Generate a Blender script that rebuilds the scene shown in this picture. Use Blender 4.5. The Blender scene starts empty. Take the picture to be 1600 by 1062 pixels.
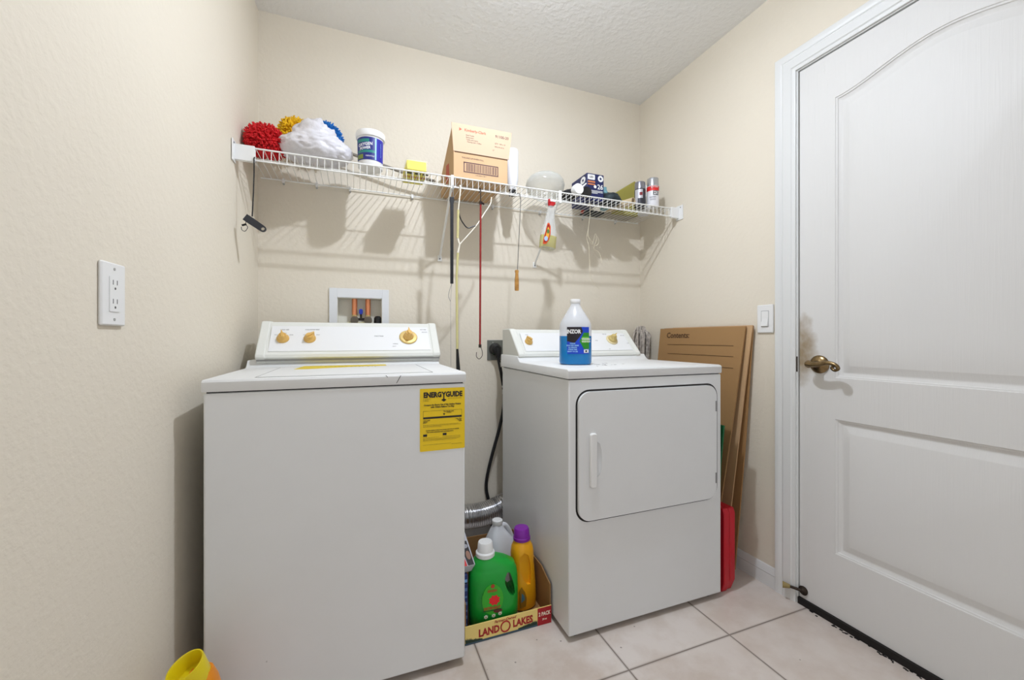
import bpy, bmesh, math, random
from mathutils import Vector, Matrix, noise as mnoise
random.seed(7)
S = bpy.context.scene
COL = S.collection
PI = math.pi

# ------------------------------------------------------------------ camera, world, lights, exposure
F_PX, YAW, HY, CH = 634.0, math.radians(20.9), 528.0, 1.026
D = 2.02            # back wall
XR = 1.6015         # right wall
CEIL = 2.437
SK = 0.042          # the left wall is a little out of square
def wall_left_x(y): return -0.398 - SK * (D - y)

cam_data = bpy.data.cameras.new('camera')
cam = bpy.data.objects.new('camera', cam_data)
COL.objects.link(cam)
cam.location = (0, 0, CH)
cam.rotation_euler = (PI / 2, 0, -YAW)
cam_data.sensor_width = 36
cam_data.lens = F_PX / 1600 * 36
cam_data.shift_y = (HY - 531) / 1600 * -1 * -1
cam_data.clip_start = 0.02
S.camera = cam

w = bpy.data.worlds.new('world'); S.world = w; w.use_nodes = True
w.node_tree.nodes['Background'].inputs[0].default_value = (0.97, 0.99, 1.06, 1)
w.node_tree.nodes['Background'].inputs[1].default_value = 0.72

def lamp(name, kind, loc, energy, color=(1, 1, 1), rot=(0, 0, 0), **kw):
    d = bpy.data.lights.new(name, kind); d.energy = energy; d.color = color
    for k, v in kw.items(): setattr(d, k, v)
    o = bpy.data.objects.new(name, d); COL.objects.link(o)
    o.location = loc; o.rotation_euler = rot
    return o
# the ceiling bulb above the machines, and a soft fill lamp added behind the camera
lamp('ceiling_bulb', 'POINT', (0.55, 1.05, 2.36), 13.0, (0.93, 1.0, 1.13), shadow_soft_size=0.022)
lamp('ceiling_fixture', 'AREA', (0.55, 1.05, 2.355), 9.3, (0.93, 1.0, 1.13), shape='DISK', size=0.045)
lamp('rear_fill', 'AREA', (0.55, -1.15, 1.35), 19, (0.97, 1.0, 1.08), (PI / 2, 0, PI), shape='RECTANGLE', size=1.9, size_y=2.0)

S.view_settings.view_transform = 'Standard'
S.view_settings.look = 'None'
S.view_settings.exposure = 0.15
S.view_settings.gamma = 1.0
S.view_settings.use_curve_mapping = False

# ------------------------------------------------------------------ ray helpers: photo point + known plane -> place in the room
def ray(px, py):
    u = (px - 800) / F_PX; v = (HY - py) / F_PX
    return Vector((math.sin(YAW) + u * math.cos(YAW), math.cos(YAW) - u * math.sin(YAW), v))
O3 = Vector((0, 0, CH))
def onP(px, py, p0, n):
    r = ray(px, py); n = Vector(n); return O3 + r * ((Vector(p0) - O3).dot(n) / r.dot(n))
def onY(px, py, Y): return onP(px, py, (0, Y, 0), (0, 1, 0))
def onX(px, py, X): return onP(px, py, (X, 0, 0), (1, 0, 0))
def onZ(px, py, Z): return onP(px, py, (0, 0, Z), (0, 0, 1))

# ------------------------------------------------------------------ materials
def lin(c):
    c = c / 255.0
    return c / 12.92 if c <= 0.04045 else ((c + 0.055) / 1.055) ** 2.4
def rgb(c): return (lin(c[0]), lin(c[1]), lin(c[2]), 1)
_mats = {}
def mat(name, c, rough=0.5, metal=0.0, bump=0, bscale=80, bdist=0.002, var=None, vscale=6, trans=0, ior=1.45, alpha=1, sss=0, coat=0, detail=4, spec=0.5):
    if name in _mats: return _mats[name]
    m = bpy.data.materials.new(name); m.use_nodes = True
    nt = m.node_tree; b = nt.nodes['Principled BSDF']
    b.inputs['Base Color'].default_value = rgb(c)
    b.inputs['Roughness'].default_value = rough
    b.inputs['Metallic'].default_value = metal
    b.inputs['Transmission Weight'].default_value = trans
    b.inputs['IOR'].default_value = ior
    b.inputs['Alpha'].default_value = alpha
    b.inputs['Coat Weight'].default_value = coat
    b.inputs['Specular IOR Level'].default_value = spec
    if sss:
        b.inputs['Subsurface Weight'].default_value = sss
        b.inputs['Subsurface Radius'].default_value = (0.02, 0.02, 0.02)
    tc = nt.nodes.new('ShaderNodeTexCoord')
    if bump:
        n = nt.nodes.new('ShaderNodeTexNoise'); n.inputs['Scale'].default_value = bscale; n.inputs['Detail'].default_value = detail
        nt.links.new(tc.outputs['Object'], n.inputs['Vector'])
        bn = nt.nodes.new('ShaderNodeBump'); bn.inputs['Strength'].default_value = bump; bn.inputs['Distance'].default_value = bdist
        nt.links.new(n.outputs['Fac'], bn.inputs['Height']); nt.links.new(bn.outputs['Normal'], b.inputs['Normal'])
    if var:
        n2 = nt.nodes.new('ShaderNodeTexNoise'); n2.inputs['Scale'].default_value = vscale; n2.inputs['Detail'].default_value = 6
        nt.links.new(tc.outputs['Object'], n2.inputs['Vector'])
        rp = nt.nodes.new('ShaderNodeValToRGB')
        rp.color_ramp.elements[0].position = 0.35; rp.color_ramp.elements[0].color = rgb(var)
        rp.color_ramp.elements[1].position = 0.62; rp.color_ramp.elements[1].color = rgb(c)
        nt.links.new(n2.outputs['Fac'], rp.inputs['Fac']); nt.links.new(rp.outputs['Color'], b.inputs['Base Color'])
    _mats[name] = m
    return m

def tex_mat(name, kind):
    """walls, ceiling and tiles, all procedural"""
    m = bpy.data.materials.new(name); m.use_nodes = True
    nt = m.node_tree; N = nt.nodes; L = nt.links; b = N['Principled BSDF']
    tc = N.new('ShaderNodeTexCoord')
    def noise(scale, det=4, rough=0.5):
        n = N.new('ShaderNodeTexNoise'); n.inputs['Scale'].default_value = scale; n.inputs['Detail'].default_value = det
        n.inputs['Roughness'].default_value = rough
        L.new(tc.outputs['Object'], n.inputs['Vector']); return n
    def ramp(src, p0, c0, p1, c1):
        r = N.new('ShaderNodeValToRGB'); e = r.color_ramp.elements
        e[0].position = p0; e[0].color = c0; e[1].position = p1; e[1].color = c1
        L.new(src, r.inputs['Fac']); return r
    def mixc(fac, a, c, blend='MIX'):
        x = N.new('ShaderNodeMix'); x.data_type = 'RGBA'; x.blend_type = blend
        if isinstance(fac, float): x.inputs[0].default_value = fac
        else: L.new(fac, x.inputs[0])
        for sock, v in ((x.inputs[6], a), (x.inputs[7], c)):
            if isinstance(v, tuple): sock.default_value = v
            else: L.new(v, sock)
        return x.outputs[2]
    def math_(op, a, bb=None):
        x = N.new('ShaderNodeMath'); x.operation = op
        for i, v in enumerate((a, bb)):
            if v is None: continue
            if isinstance(v, (int, float)): x.inputs[i].default_value = v
            else: L.new(v, x.inputs[i])
        return x.outputs[0]
    def bump(h, strength, dist, prev=None):
        x = N.new('ShaderNodeBump'); x.inputs['Strength'].default_value = strength; x.inputs['Distance'].default_value = dist
        L.new(h, x.inputs['Height'])
        if prev: L.new(prev, x.inputs['Normal'])
        return x.outputs['Normal']
    if kind == 'wall':
        a = noise(62, 3); r = ramp(a.outputs['Fac'], 0.42, (0, 0, 0, 1), 0.62, (1, 1, 1, 1))
        f = noise(180, 3)
        n1 = bump(r.outputs['Color'], 0.22, 0.0018); n2 = bump(f.outputs['Fac'], 0.15, 0.001, n1)
        L.new(n2, b.inputs['Normal'])
        v = noise(2.0, 5)
        base = mixc(v.outputs['Fac'], rgb((227, 219, 202)), rgb((223, 214, 197)))
        sc = noise(9, 8, 0.7); sr = ramp(sc.outputs['Fac'], 0.70, (0, 0, 0, 1), 0.78, (1, 1, 1, 1))
        dk = mixc(sr.outputs['Color'], base, rgb((196, 184, 165)))
        L.new(mixc(0.5, base, dk), b.inputs['Base Color'])
        b.inputs['Roughness'].default_value = 0.75
    elif kind == 'ceiling':
        a = noise(45, 4); r = ramp(a.outputs['Fac'], 0.42, (0, 0, 0, 1), 0.62, (1, 1, 1, 1))
        L.new(bump(r.outputs['Color'], 0.35, 0.003), b.inputs['Normal'])
        b.inputs['Base Color'].default_value = rgb((240, 240, 238)); b.inputs['Roughness'].default_value = 0.85
    elif kind == 'tile':
        sp = N.new('ShaderNodeSeparateXYZ'); L.new(tc.outputs['Object'], sp.inputs[0])
        T = 0.4175
        ax = math_('PINGPONG', math_('ADD', sp.outputs['X'], -0.368 + 10 * T), T / 2)
        ay = math_('PINGPONG', math_('ADD', sp.outputs['Y'], -1.0425 + 10 * T), T / 2)
        dist = math_('MINIMUM', ax, ay)
        g = ramp(dist, 0.0028, (1, 1, 1, 1), 0.0042, (0, 0, 0, 1))
        v = noise(5, 8, 0.62); base = ramp(v.outputs['Fac'], 0.38, rgb((190, 174, 162)), 0.60, rgb((222, 215, 210)))
        v2 = noise(1.6, 4); b2 = mixc(v2.outputs['Fac'], base.outputs['Color'], rgb((208, 196, 184)))
        sm = noise(34, 8, 0.75); sr = ramp(sm.outputs['Fac'], 0.68, (0, 0, 0, 1), 0.76, (1, 1, 1, 1))
        b3 = mixc(math_('MULTIPLY', sr.outputs['Color'], 0.6), b2, rgb((120, 105, 92)))
        vr = N.new('ShaderNodeTexVoronoi'); vr.inputs['Scale'].default_value = 14; L.new(tc.outputs['Object'], vr.inputs['Vector'])
        sp2 = ramp(vr.outputs['Distance'], 0.035, (1, 1, 1, 1), 0.05, (0, 0, 0, 1))
        b4 = mixc(math_('MULTIPLY', sp2.outputs['Color'], 0.7), b3, rgb((96, 84, 74)))
        L.new(mixc(g.outputs['Color'], b4, rgb((104, 90, 78))), b.inputs['Base Color'])
        L.new(bump(math_('SUBTRACT', 1.0, g.outputs['Color']), 0.6, 0.0015), b.inputs['Normal'])
        rr = ramp(g.outputs['Color'], 0, (0.38, 0.38, 0.38, 1), 1, (0.9, 0.9, 0.9, 1)); L.new(rr.outputs['Color'], b.inputs['Roughness'])
    elif kind == 'door':
        mp = N.new('ShaderNodeMapping'); mp.inputs['Scale'].default_value = (1, 90, 3.2); L.new(tc.outputs['Object'], mp.inputs['Vector'])
        n = N.new('ShaderNodeTexNoise'); n.inputs['Scale'].default_value = 1.6; n.inputs['Detail'].default_value = 5; n.inputs['Distortion'].default_value = 0.6
        L.new(mp.outputs[0], n.inputs['Vector'])
        L.new(bump(n.outputs['Fac'], 0.45, 0.0016), b.inputs['Normal'])
        # grubby hand marks around the latch, a stain with its own shape
        sp = N.new('ShaderNodeSeparateXYZ'); L.new(tc.outputs['Object'], sp.inputs[0])
        dy = math_('MULTIPLY', math_('SUBTRACT', sp.outputs['Y'], 1.068), 15.0)
        dz = math_('MULTIPLY', math_('SUBTRACT', sp.outputs['Z'], 0.985), 7.0)
        rr = math_('ADD', math_('MULTIPLY', dy, dy), math_('MULTIPLY', dz, dz))
        nn = noise(22, 5)
        rr2 = math_('ADD', rr, math_('MULTIPLY', math_('SUBTRACT', nn.outputs['Fac'], 0.5), 1.4))
        st = ramp(rr2, 0.0, (1, 1, 1, 1), 1.0, (0, 0, 0, 1))
        L.new(mixc(math_('MULTIPLY', st.outputs['Color'], 0.85), rgb((219, 218, 215)), rgb((140, 116, 74))), b.inputs['Base Color'])
        b.inputs['Roughness'].default_value = 0.5; b.inputs['Specular IOR Level'].default_value = 0.3
    elif kind == 'enamel':
        v = noise(7, 6, 0.65); sc = noise(60, 6, 0.7)
        s1 = ramp(sc.outputs['Fac'], 0.72, (0, 0, 0, 1), 0.80, (1, 1, 1, 1))
        base = mixc(v.outputs['Fac'], rgb((222, 223, 222)), rgb((228, 229, 228)))
        vr = N.new('ShaderNodeTexVoronoi'); vr.inputs['Scale'].default_value = 9; vr.inputs['Randomness'].default_value = 1; L.new(tc.outputs['Object'], vr.inputs['Vector'])
        sp2 = ramp(vr.outputs['Distance'], 0.016, (1, 1, 1, 1), 0.026, (0, 0, 0, 1))
        b1 = mixc(math_('MULTIPLY', s1.outputs['Color'], 0.4), base, rgb((150, 148, 140)))
        b2 = mixc(math_('MULTIPLY', sp2.outputs['Color'], 0.45), b1, rgb((110, 106, 100)))
        L.new(b2, b.inputs['Base Color'])
        b.inputs['Roughness'].default_value = 0.37
        p = noise(240, 2); L.new(bump(p.outputs['Fac'], 0.04, 0.0004), b.inputs['Normal'])
    _mats[name] = m
    return m

M_WALL = tex_mat('painted_plaster', 'wall'); M_CEIL = tex_mat('ceiling_plaster', 'ceiling')
M_TILE = tex_mat('floor_tile', 'tile'); M_DOOR = tex_mat('door_paint', 'door'); M_ENAM = tex_mat('white_enamel', 'enamel')
M_TRIM = mat('trim_paint', (220, 221, 219), 0.4)
M_WPLA = mat('white_plastic', (232, 232, 230), 0.35)
M_DARK = mat('dark_gap', (28, 26, 24), 0.7)
M_BLK = mat('black_plastic', (24, 24, 25), 0.4)
M_GOLD = mat('gold_plastic', (224, 182, 104), 0.3, 0.2)
M_WIRE = mat('white_coated_wire', (236, 236, 232), 0.4)
M_CARD = mat('cardboard', (202, 168, 128), 0.8, var=(194, 158, 116), vscale=3, bump=0.1, bscale=200, bdist=0.0004)
M_INK = mat('dark_ink', (30, 28, 30), 0.6)
M_YEL = mat('yellow_paper', (236, 200, 22), 0.55)

# ------------------------------------------------------------------ mesh builder
ORG = {}
def text_mesh(s, size, bold=0.0):
    c = bpy.data.curves.new('t', 'FONT'); c.body = s; c.size = size; c.align_x = 'CENTER'; c.align_y = 'CENTER'
    c.resolution_u = 2; c.offset = bold; c.extrude = 0.00015
    o = bpy.data.objects.new('t', c); COL.objects.link(o)
    dg = bpy.context.evaluated_depsgraph_get()
    me = bpy.data.meshes.new_from_object(o.evaluated_get(dg))
    bpy.data.objects.remove(o); bpy.data.curves.remove(c)
    return me
def frame(z):
    z = Vector(z).normalized(); a = Vector((0, 0, 1)) if abs(z.z) < 0.95 else Vector((1, 0, 0))
    x = a.cross(z).normalized(); return x, z.cross(x)
def merge(obj, mb, mats):
    me = obj.data; n0 = len(me.materials)
    for m_ in mats: me.materials.append(m_)
    for f in mb.bm.faces: f.material_index += n0
    bmesh.ops.translate(mb.bm, verts=mb.bm.verts, vec=-ORG[obj.name])
    tmp = bpy.data.meshes.new('tmp'); mb.bm.to_mesh(tmp); mb.bm.free()
    q = bmesh.new(); q.from_mesh(me); q.from_mesh(tmp); q.to_mesh(me); q.free(); bpy.data.meshes.remove(tmp)
class MB:
    def __init__(self): self.bm = bmesh.new()
    def face(self, pts, mi=0):
        f = self.bm.faces.new([self.bm.verts.new(p) for p in pts]); f.material_index = mi; return f
    def box(self, x0, x1, y0, y1, z0, z1, mi=0, M=None):
        x0, x1 = min(x0, x1), max(x0, x1); y0, y1 = min(y0, y1), max(y0, y1); z0, z1 = min(z0, z1), max(z0, z1)
        v = [Vector((x, y, z)) for x in (x0, x1) for y in (y0, y1) for z in (z0, z1)]
        if M: v = [M @ p for p in v]
        v = [self.bm.verts.new(p) for p in v]
        for q in ((0, 1, 3, 2), (4, 6, 7, 5), (0, 4, 5, 1), (2, 3, 7, 6), (0, 2, 6, 4), (1, 5, 7, 3)):
            f = self.bm.faces.new([v[i] for i in q]); f.material_index = mi
        return self
    def loft(self, rings, mi=0, caps=(True, True), closed=True):
        R = [[self.bm.verts.new(p) for p in r] for r in rings]; n = len(R[0])
        for a, b in zip(R, R[1:]):
            for i in range(n if closed else n - 1):
                j = (i + 1) % n
                f = self.bm.faces.new((a[i], a[j], b[j], b[i])); f.material_index = mi; f.smooth = True
        for k, r in ((0, R[0]), (1, R[-1])):
            if caps[k]:
                f = self.bm.faces.new(r[::-1] if k == 0 else r); f.material_index = mi
        return self
    def lathe(self, prof, c=(0, 0, 0), n=32, mi=0, M=None, caps=(True, True)):
        c = Vector(c); rings = []
        for r, z in prof:
            ring = []
            for i in range(n):
                p = Vector((max(r, 1e-5) * math.cos(2 * PI * i / n), max(r, 1e-5) * math.sin(2 * PI * i / n), z))
                if M: p = M @ p
                ring.append(p + c)
            rings.append(ring)
        return self.loft(rings, mi, caps)
    def cyl(self, a, b, r, r2=None, n=20, mi=0, caps=(True, True)):
        a, b = Vector(a), Vector(b); x, y = frame(b - a); r2 = r if r2 is None else r2
        return self.loft([[p + x * q * math.cos(2 * PI * i / n) + y * q * math.sin(2 * PI * i / n) for i in range(n)] for p, q in ((a, r), (b, r2))], mi, caps)
    def tube(self, pts, r, n=8, mi=0, caps=(True, True)):
        pts = [Vector(p) for p in pts]; rings = []; x = None
        for k, p in enumerate(pts):
            t = (pts[min(k + 1, len(pts) - 1)] - pts[max(k - 1, 0)]).normalized()
            if x is None: x, y = frame(t)
            else: x = (x - t * x.dot(t)).normalized(); y = t.cross(x)
            q = r[k] if isinstance(r, (list, tuple)) else r
            rings.append([p + x * q * math.cos(2 * PI * i / n) + y * q * math.sin(2 * PI * i / n) for i in range(n)])
        return self.loft(rings, mi, caps)
    def sell(self, secs, n=40, mi=0, e=2.6, M=None, caps=(True, True)):
        """loft of super-ellipses: (z, half x, half y, x offset, y offset)"""
        rings = []
        for s in secs:
            z, a, b = s[:3]; ox = s[3] if len(s) > 3 else 0; oy = s[4] if len(s) > 4 else 0; ring = []
            for i in range(n):
                t = 2 * PI * i / n; ct, st = math.cos(t), math.sin(t)
                p = Vector((ox + a * math.copysign(abs(ct) ** (2 / e), ct), oy + b * math.copysign(abs(st) ** (2 / e), st), z))
                ring.append(M @ p if M else p)
            rings.append(ring)
        return self.loft(rings, mi, caps)
    def prism(self, poly, o, u, v, w0, w1, mi=0):
        """2-D outline in the (u, v) plane at o, thick from w0 to w1 along u x v"""
        o, u, v = Vector(o), Vector(u).normalized(), Vector(v).normalized(); w = u.cross(v)
        A = [self.bm.verts.new(o + u * p[0] + v * p[1] + w * w0) for p in poly]
        B = [self.bm.verts.new(o + u * p[0] + v * p[1] + w * w1) for p in poly]
        n = len(poly)
        for i in range(n):
            f = self.bm.faces.new((A[i], A[(i + 1) % n], B[(i + 1) % n], B[i])); f.material_index = mi
        f = self.bm.faces.new(A[::-1]); f.material_index = mi
        f = self.bm.faces.new(B); f.material_index = mi
        return self
    def text(self, s, size, o, u, v, mi=0, bold=0.0, sx=1.0, lift=0.0004, shear=0.0):
        me = text_mesh(s, size, bold)
        o, u, v = Vector(o), Vector(u).normalized(), Vector(v).normalized(); w_ = u.cross(v)
        n0 = len(self.bm.verts); f0 = len(self.bm.faces)
        vs = [self.bm.verts.new(o + u * (p.co.x * sx + shear * p.co.y) + v * p.co.y + w_ * (p.co.z + lift)) for p in me.vertices]
        for p in me.polygons:
            try: f = self.bm.faces.new([vs[i] for i in p.vertices]); f.material_index = mi
            except ValueError: pass
        bpy.data.meshes.remove(me); return self
    def decal(self, pts2, o, u, v, mi=0, t=0.0003): return self.prism(pts2, o, u, v, 0.0001, t, mi)
    def build(self, name, mats, parent=None, smooth=35, bevel=0, seg=2, kind=None, label=None, subs=0):
        bmesh.ops.recalc_face_normals(self.bm, faces=self.bm.faces)
        me = bpy.data.meshes.new(name); self.bm.to_mesh(me); self.bm.free()
        for m_ in (mats if isinstance(mats, (list, tuple)) else [mats]): me.materials.append(m_)
        o = bpy.data.objects.new(name, me); COL.objects.link(o)
        if smooth:
            me.shade_smooth(); me.set_sharp_from_angle(angle=math.radians(smooth))
        if parent is not None:
            o.parent = parent; me.transform(Matrix.Translation(-ORG[parent.name]))
            ORG[o.name] = ORG[parent.name].copy()
        else: ORG[o.name] = Vector((0, 0, 0))
        if subs:
            md = o.modifiers.new('subdivision', 'SUBSURF'); md.levels = subs; md.render_levels = subs
        if bevel:
            md = o.modifiers.new('bevel', 'BEVEL'); md.width = bevel; md.segments = seg; md.limit_method = 'ANGLE'; md.angle_limit = math.radians(40)
        if kind: o['kind'] = kind
        if label: o['label'] = label
        return o
    def thing(self, name, mats, label, cat, group=None, **k):
        o = self.build(name, mats, **k); c = sum((Vector(b) for b in o.bound_box), Vector()) / 8
        zmin = min(b[2] for b in o.bound_box); org = Vector((c.x, c.y, zmin))
        o.data.transform(Matrix.Translation(-org)); o.location = org; ORG[o.name] = org
        o['label'] = label; o['category'] = cat
        if group: o['group'] = group
        return o
def thing(name, loc, label, cat, group=None):
    o = bpy.data.objects.new(name, None); COL.objects.link(o); o.location = loc
    o.empty_display_size = 0.05; ORG[o.name] = Vector(loc)
    o['label'] = label; o['category'] = cat
    if group: o['group'] = group
    return o
def cut(obj, cutter):
    """subtract a cutter mesh from obj for good"""
    c = cutter.build('cutter', M_DARK, smooth=0)
    c.data.transform(Matrix.Translation(-ORG[obj.name]))
    c.location = obj.matrix_basis.translation
    if obj.parent: c.parent = obj.parent
    md = obj.modifiers.new('b', 'BOOLEAN'); md.object = c; md.operation = 'DIFFERENCE'; md.solver = 'EXACT'
    dg = bpy.context.evaluated_depsgraph_get()
    me = bpy.data.meshes.new_from_object(obj.evaluated_get(dg)); old = obj.data; obj.modifiers.remove(md)
    mats = [x for x in old.materials]; obj.data = me; me.name = old.name
    while len(me.materials) > len(mats): me.materials.pop()
    bpy.data.objects.remove(c)
    me.shade_smooth(); me.set_sharp_from_angle(angle=math.radians(35))
def rrect(w, h, r, n=6, cx=0, cy=0):
    P = []
    for sx, sy, a0 in ((1, 1, 0), (-1, 1, 90), (-1, -1, 180), (1, -1, 270)):
        for k in range(n + 1):
            a = math.radians(a0 + 90 * k / n)
            P.append((cx + sx * (w / 2 - r) + r * math.cos(a), cy + sy * (h / 2 - r) + r * math.sin(a)))
    return P
def ell(cx, cy, a, b=None, n=28):
    b = a if b is None else b
    return [(cx + a * math.cos(2 * PI * i / n), cy + b * math.sin(2 * PI * i / n)) for i in range(n)]
def rect(x0, x1, y0, y1): return [(x0, y0), (x1, y0), (x1, y1), (x0, y1)]
def bez(P, n=24):
    """smooth Catmull-Rom path through points"""
    P = [Vector(p) for p in P]; Q = [P[0] * 2 - P[1]] + P + [P[-1] * 2 - P[-2]]; out = []
    for i in range(1, len(Q) - 2):
        for k in range(n):
            t = k / n; a, b, c, d = Q[i - 1:i + 3]
            out.append(0.5 * ((2 * b) + (c - a) * t + (2 * a - 5 * b + 4 * c - d) * t * t + (3 * b - a - 3 * c + d) * t ** 3))
    out.append(P[-1]); return out
UX, UY, UZ = Vector((1, 0, 0)), Vector((0, 1, 0)), Vector((0, 0, 1))

# ------------------------------------------------------------------ the room
YN = -1.2
DY0, DY1, DZ1 = 0.26, 1.073, 2.058     # door opening along the right wall
def struct(mb, name, m, **k): return mb.build(name, m, kind='structure', **k)
struct(MB().box(-0.8, XR + 0.2, YN, D + 0.2, -0.06, 0.0), 'floor', M_TILE, smooth=0)
struct(MB().box(-0.8, XR + 0.2, YN, D + 0.2, CEIL, CEIL + 0.06), 'ceiling', M_CEIL, smooth=0)
# back wall with a hole for the supply box
WBX0, WBX1, WBZ0, WBZ1 = -0.086, 0.111, 1.045, 1.213
b = MB()
b.box(-0.7, WBX0, D, D + 0.12, 0, CEIL).box(WBX1, XR + 0.2, D, D + 0.12, 0, CEIL)
b.box(WBX0, WBX1, D, D + 0.12, 0, WBZ0).box(WBX0, WBX1, D, D + 0.12, WBZ1, CEIL)
struct(b, 'wall_back', M_WALL, smooth=0)
b = MB()
xa, xb = wall_left_x(D), wall_left_x(YN)
b.prism([(xa, D), (xb, YN), (xb - 0.12, YN), (xa - 0.12 - 0.13, D)], (0, 0, 0), UX, UY, 0, CEIL)
struct(b, 'wall_left', M_WALL, smooth=0)
b = MB()
b.box(XR, XR + 0.12, DY1 + 0.02, D, 0, CEIL).box(XR, XR + 0.12, DY0 - 0.02, DY1 + 0.02, DZ1 + 0.02, CEIL).box(XR, XR + 0.12, YN, DY0 - 0.02, 0, CEIL)
struct(b, 'wall_right', M_WALL, smooth=0)

# door casing: moulded profile mitred round the opening
def casing():
    b = MB(); W = 0.080
    prof = [(0.008, 0.0), (0.008, 0.009), (0.014, 0.011), (0.020, 0.011), (0.024, 0.014), (0.052, 0.016), (0.058, 0.013), (0.062, 0.016), (0.074, 0.019), (0.083, 0.019), (0.086, 0.016), (0.086, 0.0)]
    rings = []
    for (y, z, sy, sz) in ((DY1, 0, 1, 0), (DY1, DZ1, 1, 1), (DY0, DZ1, -1, 1), (DY0, 0, -1, 0)):
        rings.append([Vector((XR - d, y + sy * s, z + sz * s)) for s, d in prof])
    b.loft(rings)
    return b
struct(casing(), 'trim_1', M_TRIM, smooth=25)
b = MB()   # jamb inside the opening and threshold
b.box(XR - 0.002, XR + 0.12, DY1 + 0.003, DY1 + 0.02, 0, DZ1 + 0.02).box(XR - 0.002, XR + 0.12, DY0 - 0.02, DY0 - 0.003, 0, DZ1 + 0.02)
b.box(XR - 0.002, XR + 0.12, DY0 - 0.003, DY1 + 0.003, DZ1 + 0.004, DZ1 + 0.02)
struct(b, 'trim_2', M_TRIM, smooth=0)
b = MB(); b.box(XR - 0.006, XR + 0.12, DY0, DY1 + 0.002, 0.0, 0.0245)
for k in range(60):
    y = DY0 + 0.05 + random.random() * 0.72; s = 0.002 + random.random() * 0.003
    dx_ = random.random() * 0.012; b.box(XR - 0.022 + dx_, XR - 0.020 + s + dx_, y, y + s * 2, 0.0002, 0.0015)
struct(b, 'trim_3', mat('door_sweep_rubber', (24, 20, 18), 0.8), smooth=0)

# the door: slab with an arched upper panel and a plain lower panel
def door_slab():
    b = MB(); X = XR + 0.004; pl, pr = DY1 - 0.125, DY0 + 0.125
    ym = (pl + pr) / 2; hw = (pl - pr) / 2
    def outline(kind, s):
        P = []
        l, r = pl - s, pr + s
        if kind == 'up': z0, z1 = 0.8835 + s, 1.890 - s
        else: z0, z1 = 0.251 + s, 0.7342 - s
        n = 48
        for k in range(n + 1):            # top edge, left to right (towards the camera)
            y = l + (r - l) * k / n
            dz = 0
            if kind == 'up':
                t = min(1, abs(y - ym) / (hw - s)); dz = 0.053 * (0.5 + 0.5 * math.cos(PI * t)) ** 0.9
            P.append((y, z1 + dz))
        for k in range(1, 12): P.append((r, z1 + (z0 - z1) * k / 12))
        for k in range(n + 1): P.append((r + (l - r) * k / n, z0))
        for k in range(1, 12): P.append((l, z0 + (z1 - z0) * k / 12))
        return P
    steps = [(0, 0), (0.0015, 0.0025), (0.006, 0.0035), (0.0075, 0.0065), (0.016, 0.0100), (0.019, 0.0105), (0.022, 0.0100), (0.043, 0.0012), (0.045, 0.0008)]
    outs = []
    for kind in ('up', 'low'):
        rings = [[Vector((X + d, y, z)) for y, z in outline(kind, s)] for s, d in steps]
        R = [[b.bm.verts.new(p) for p in r] for r in rings]; n = len(R[0])
        for a, c in zip(R, R[1:]):
            for i in range(n):
                b.bm.faces.new((a[i], a[(i + 1) % n], c[(i + 1) % n], c[i]))
        b.bm.faces.new(R[-1]); outs.append(R[0])
    zt, zb = DZ1, 0.0255
    # stiles and rails
    up, lo = outs; Q = b.bm
    c = [Q.verts.new((X, y, z)) for y, z in ((DY1, zt), (DY0, zt), (DY0, zb), (DY1, zb))]
    edges = []
    def ring_edges(r): return [Q.edges.get((r[i], r[(i + 1) % len(r)])) or Q.edges.new((r[i], r[(i + 1) % len(r)])) for i in range(len(r))]
    edges += ring_edges(up) + ring_edges(lo) + ring_edges(c)
    bmesh.ops.triangle_fill(Q, use_beauty=True, edges=edges, normal=(-1, 0, 0))
    d = [Q.verts.new((X + 0.04, v.co.y, v.co.z)) for v in c]
    for i in range(4): Q.faces.new((c[i], c[(i + 1) % 4], d[(i + 1) % 4], d[i]))
    Q.faces.new(d)
    return b
door = struct(door_slab(), 'door_1', M_DOOR, smooth=25)
M_BRASS = mat('antique_brass', (150, 128, 92), 0.28, 0.95, var=(96, 78, 52), vscale=30)
hp = onX(1281, 569, XR + 0.004)
b = MB(); Mx = Matrix.Rotation(-PI / 2, 3, 'Y')
b.lathe([(0.0, 0.000), (0.033, 0.000), (0.0335, 0.004), (0.030, 0.009), (0.022, 0.012), (0.014, 0.016), (0.0115, 0.024), (0.0115, 0.045), (0.0, 0.046)], hp, 32, M=Mx)
hs = b.build('door_handle', M_BRASS, door)
lv = [hp + Vector((-0.045, 0.016, 0.001)), hp + Vector((-0.052, 0.0, 0.001)), hp + Vector((-0.056, -0.03, 0.004)), hp + Vector((-0.056, -0.060, 0.010)),
      hp + Vector((-0.056, -0.085, 0.004)), hp + Vector((-0.056, -0.094, -0.008)), hp + Vector((-0.056, -0.084, -0.015)), hp + Vector((-0.056, -0.074, -0.008)), hp + Vector((-0.056, -0.079, -0.001))]
pth = bez(lv, 8); n = len(pth)
b = MB(); b.tube(pth, [0.0105 - 0.0055 * min(1, i / n * 1.4) for i in range(n)], 12)
b.lathe([(0.0, 0.0), (0.013, 0.0), (0.014, 0.006), (0.010, 0.012), (0.0, 0.014)], hp + Vector((-0.040, 0.012, 0.001)), 20, M=Mx)
b.build('lever', M_BRASS, hs)
b = MB().box(XR - 0.004, XR + 0.002, DY1 + 0.004, DY1 + 0.014, 0.895, 0.955); b.build('strike_plate', mat('aged_bronze', (58, 48, 40), 0.5, 0.7), door, bevel=0.002)
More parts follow.
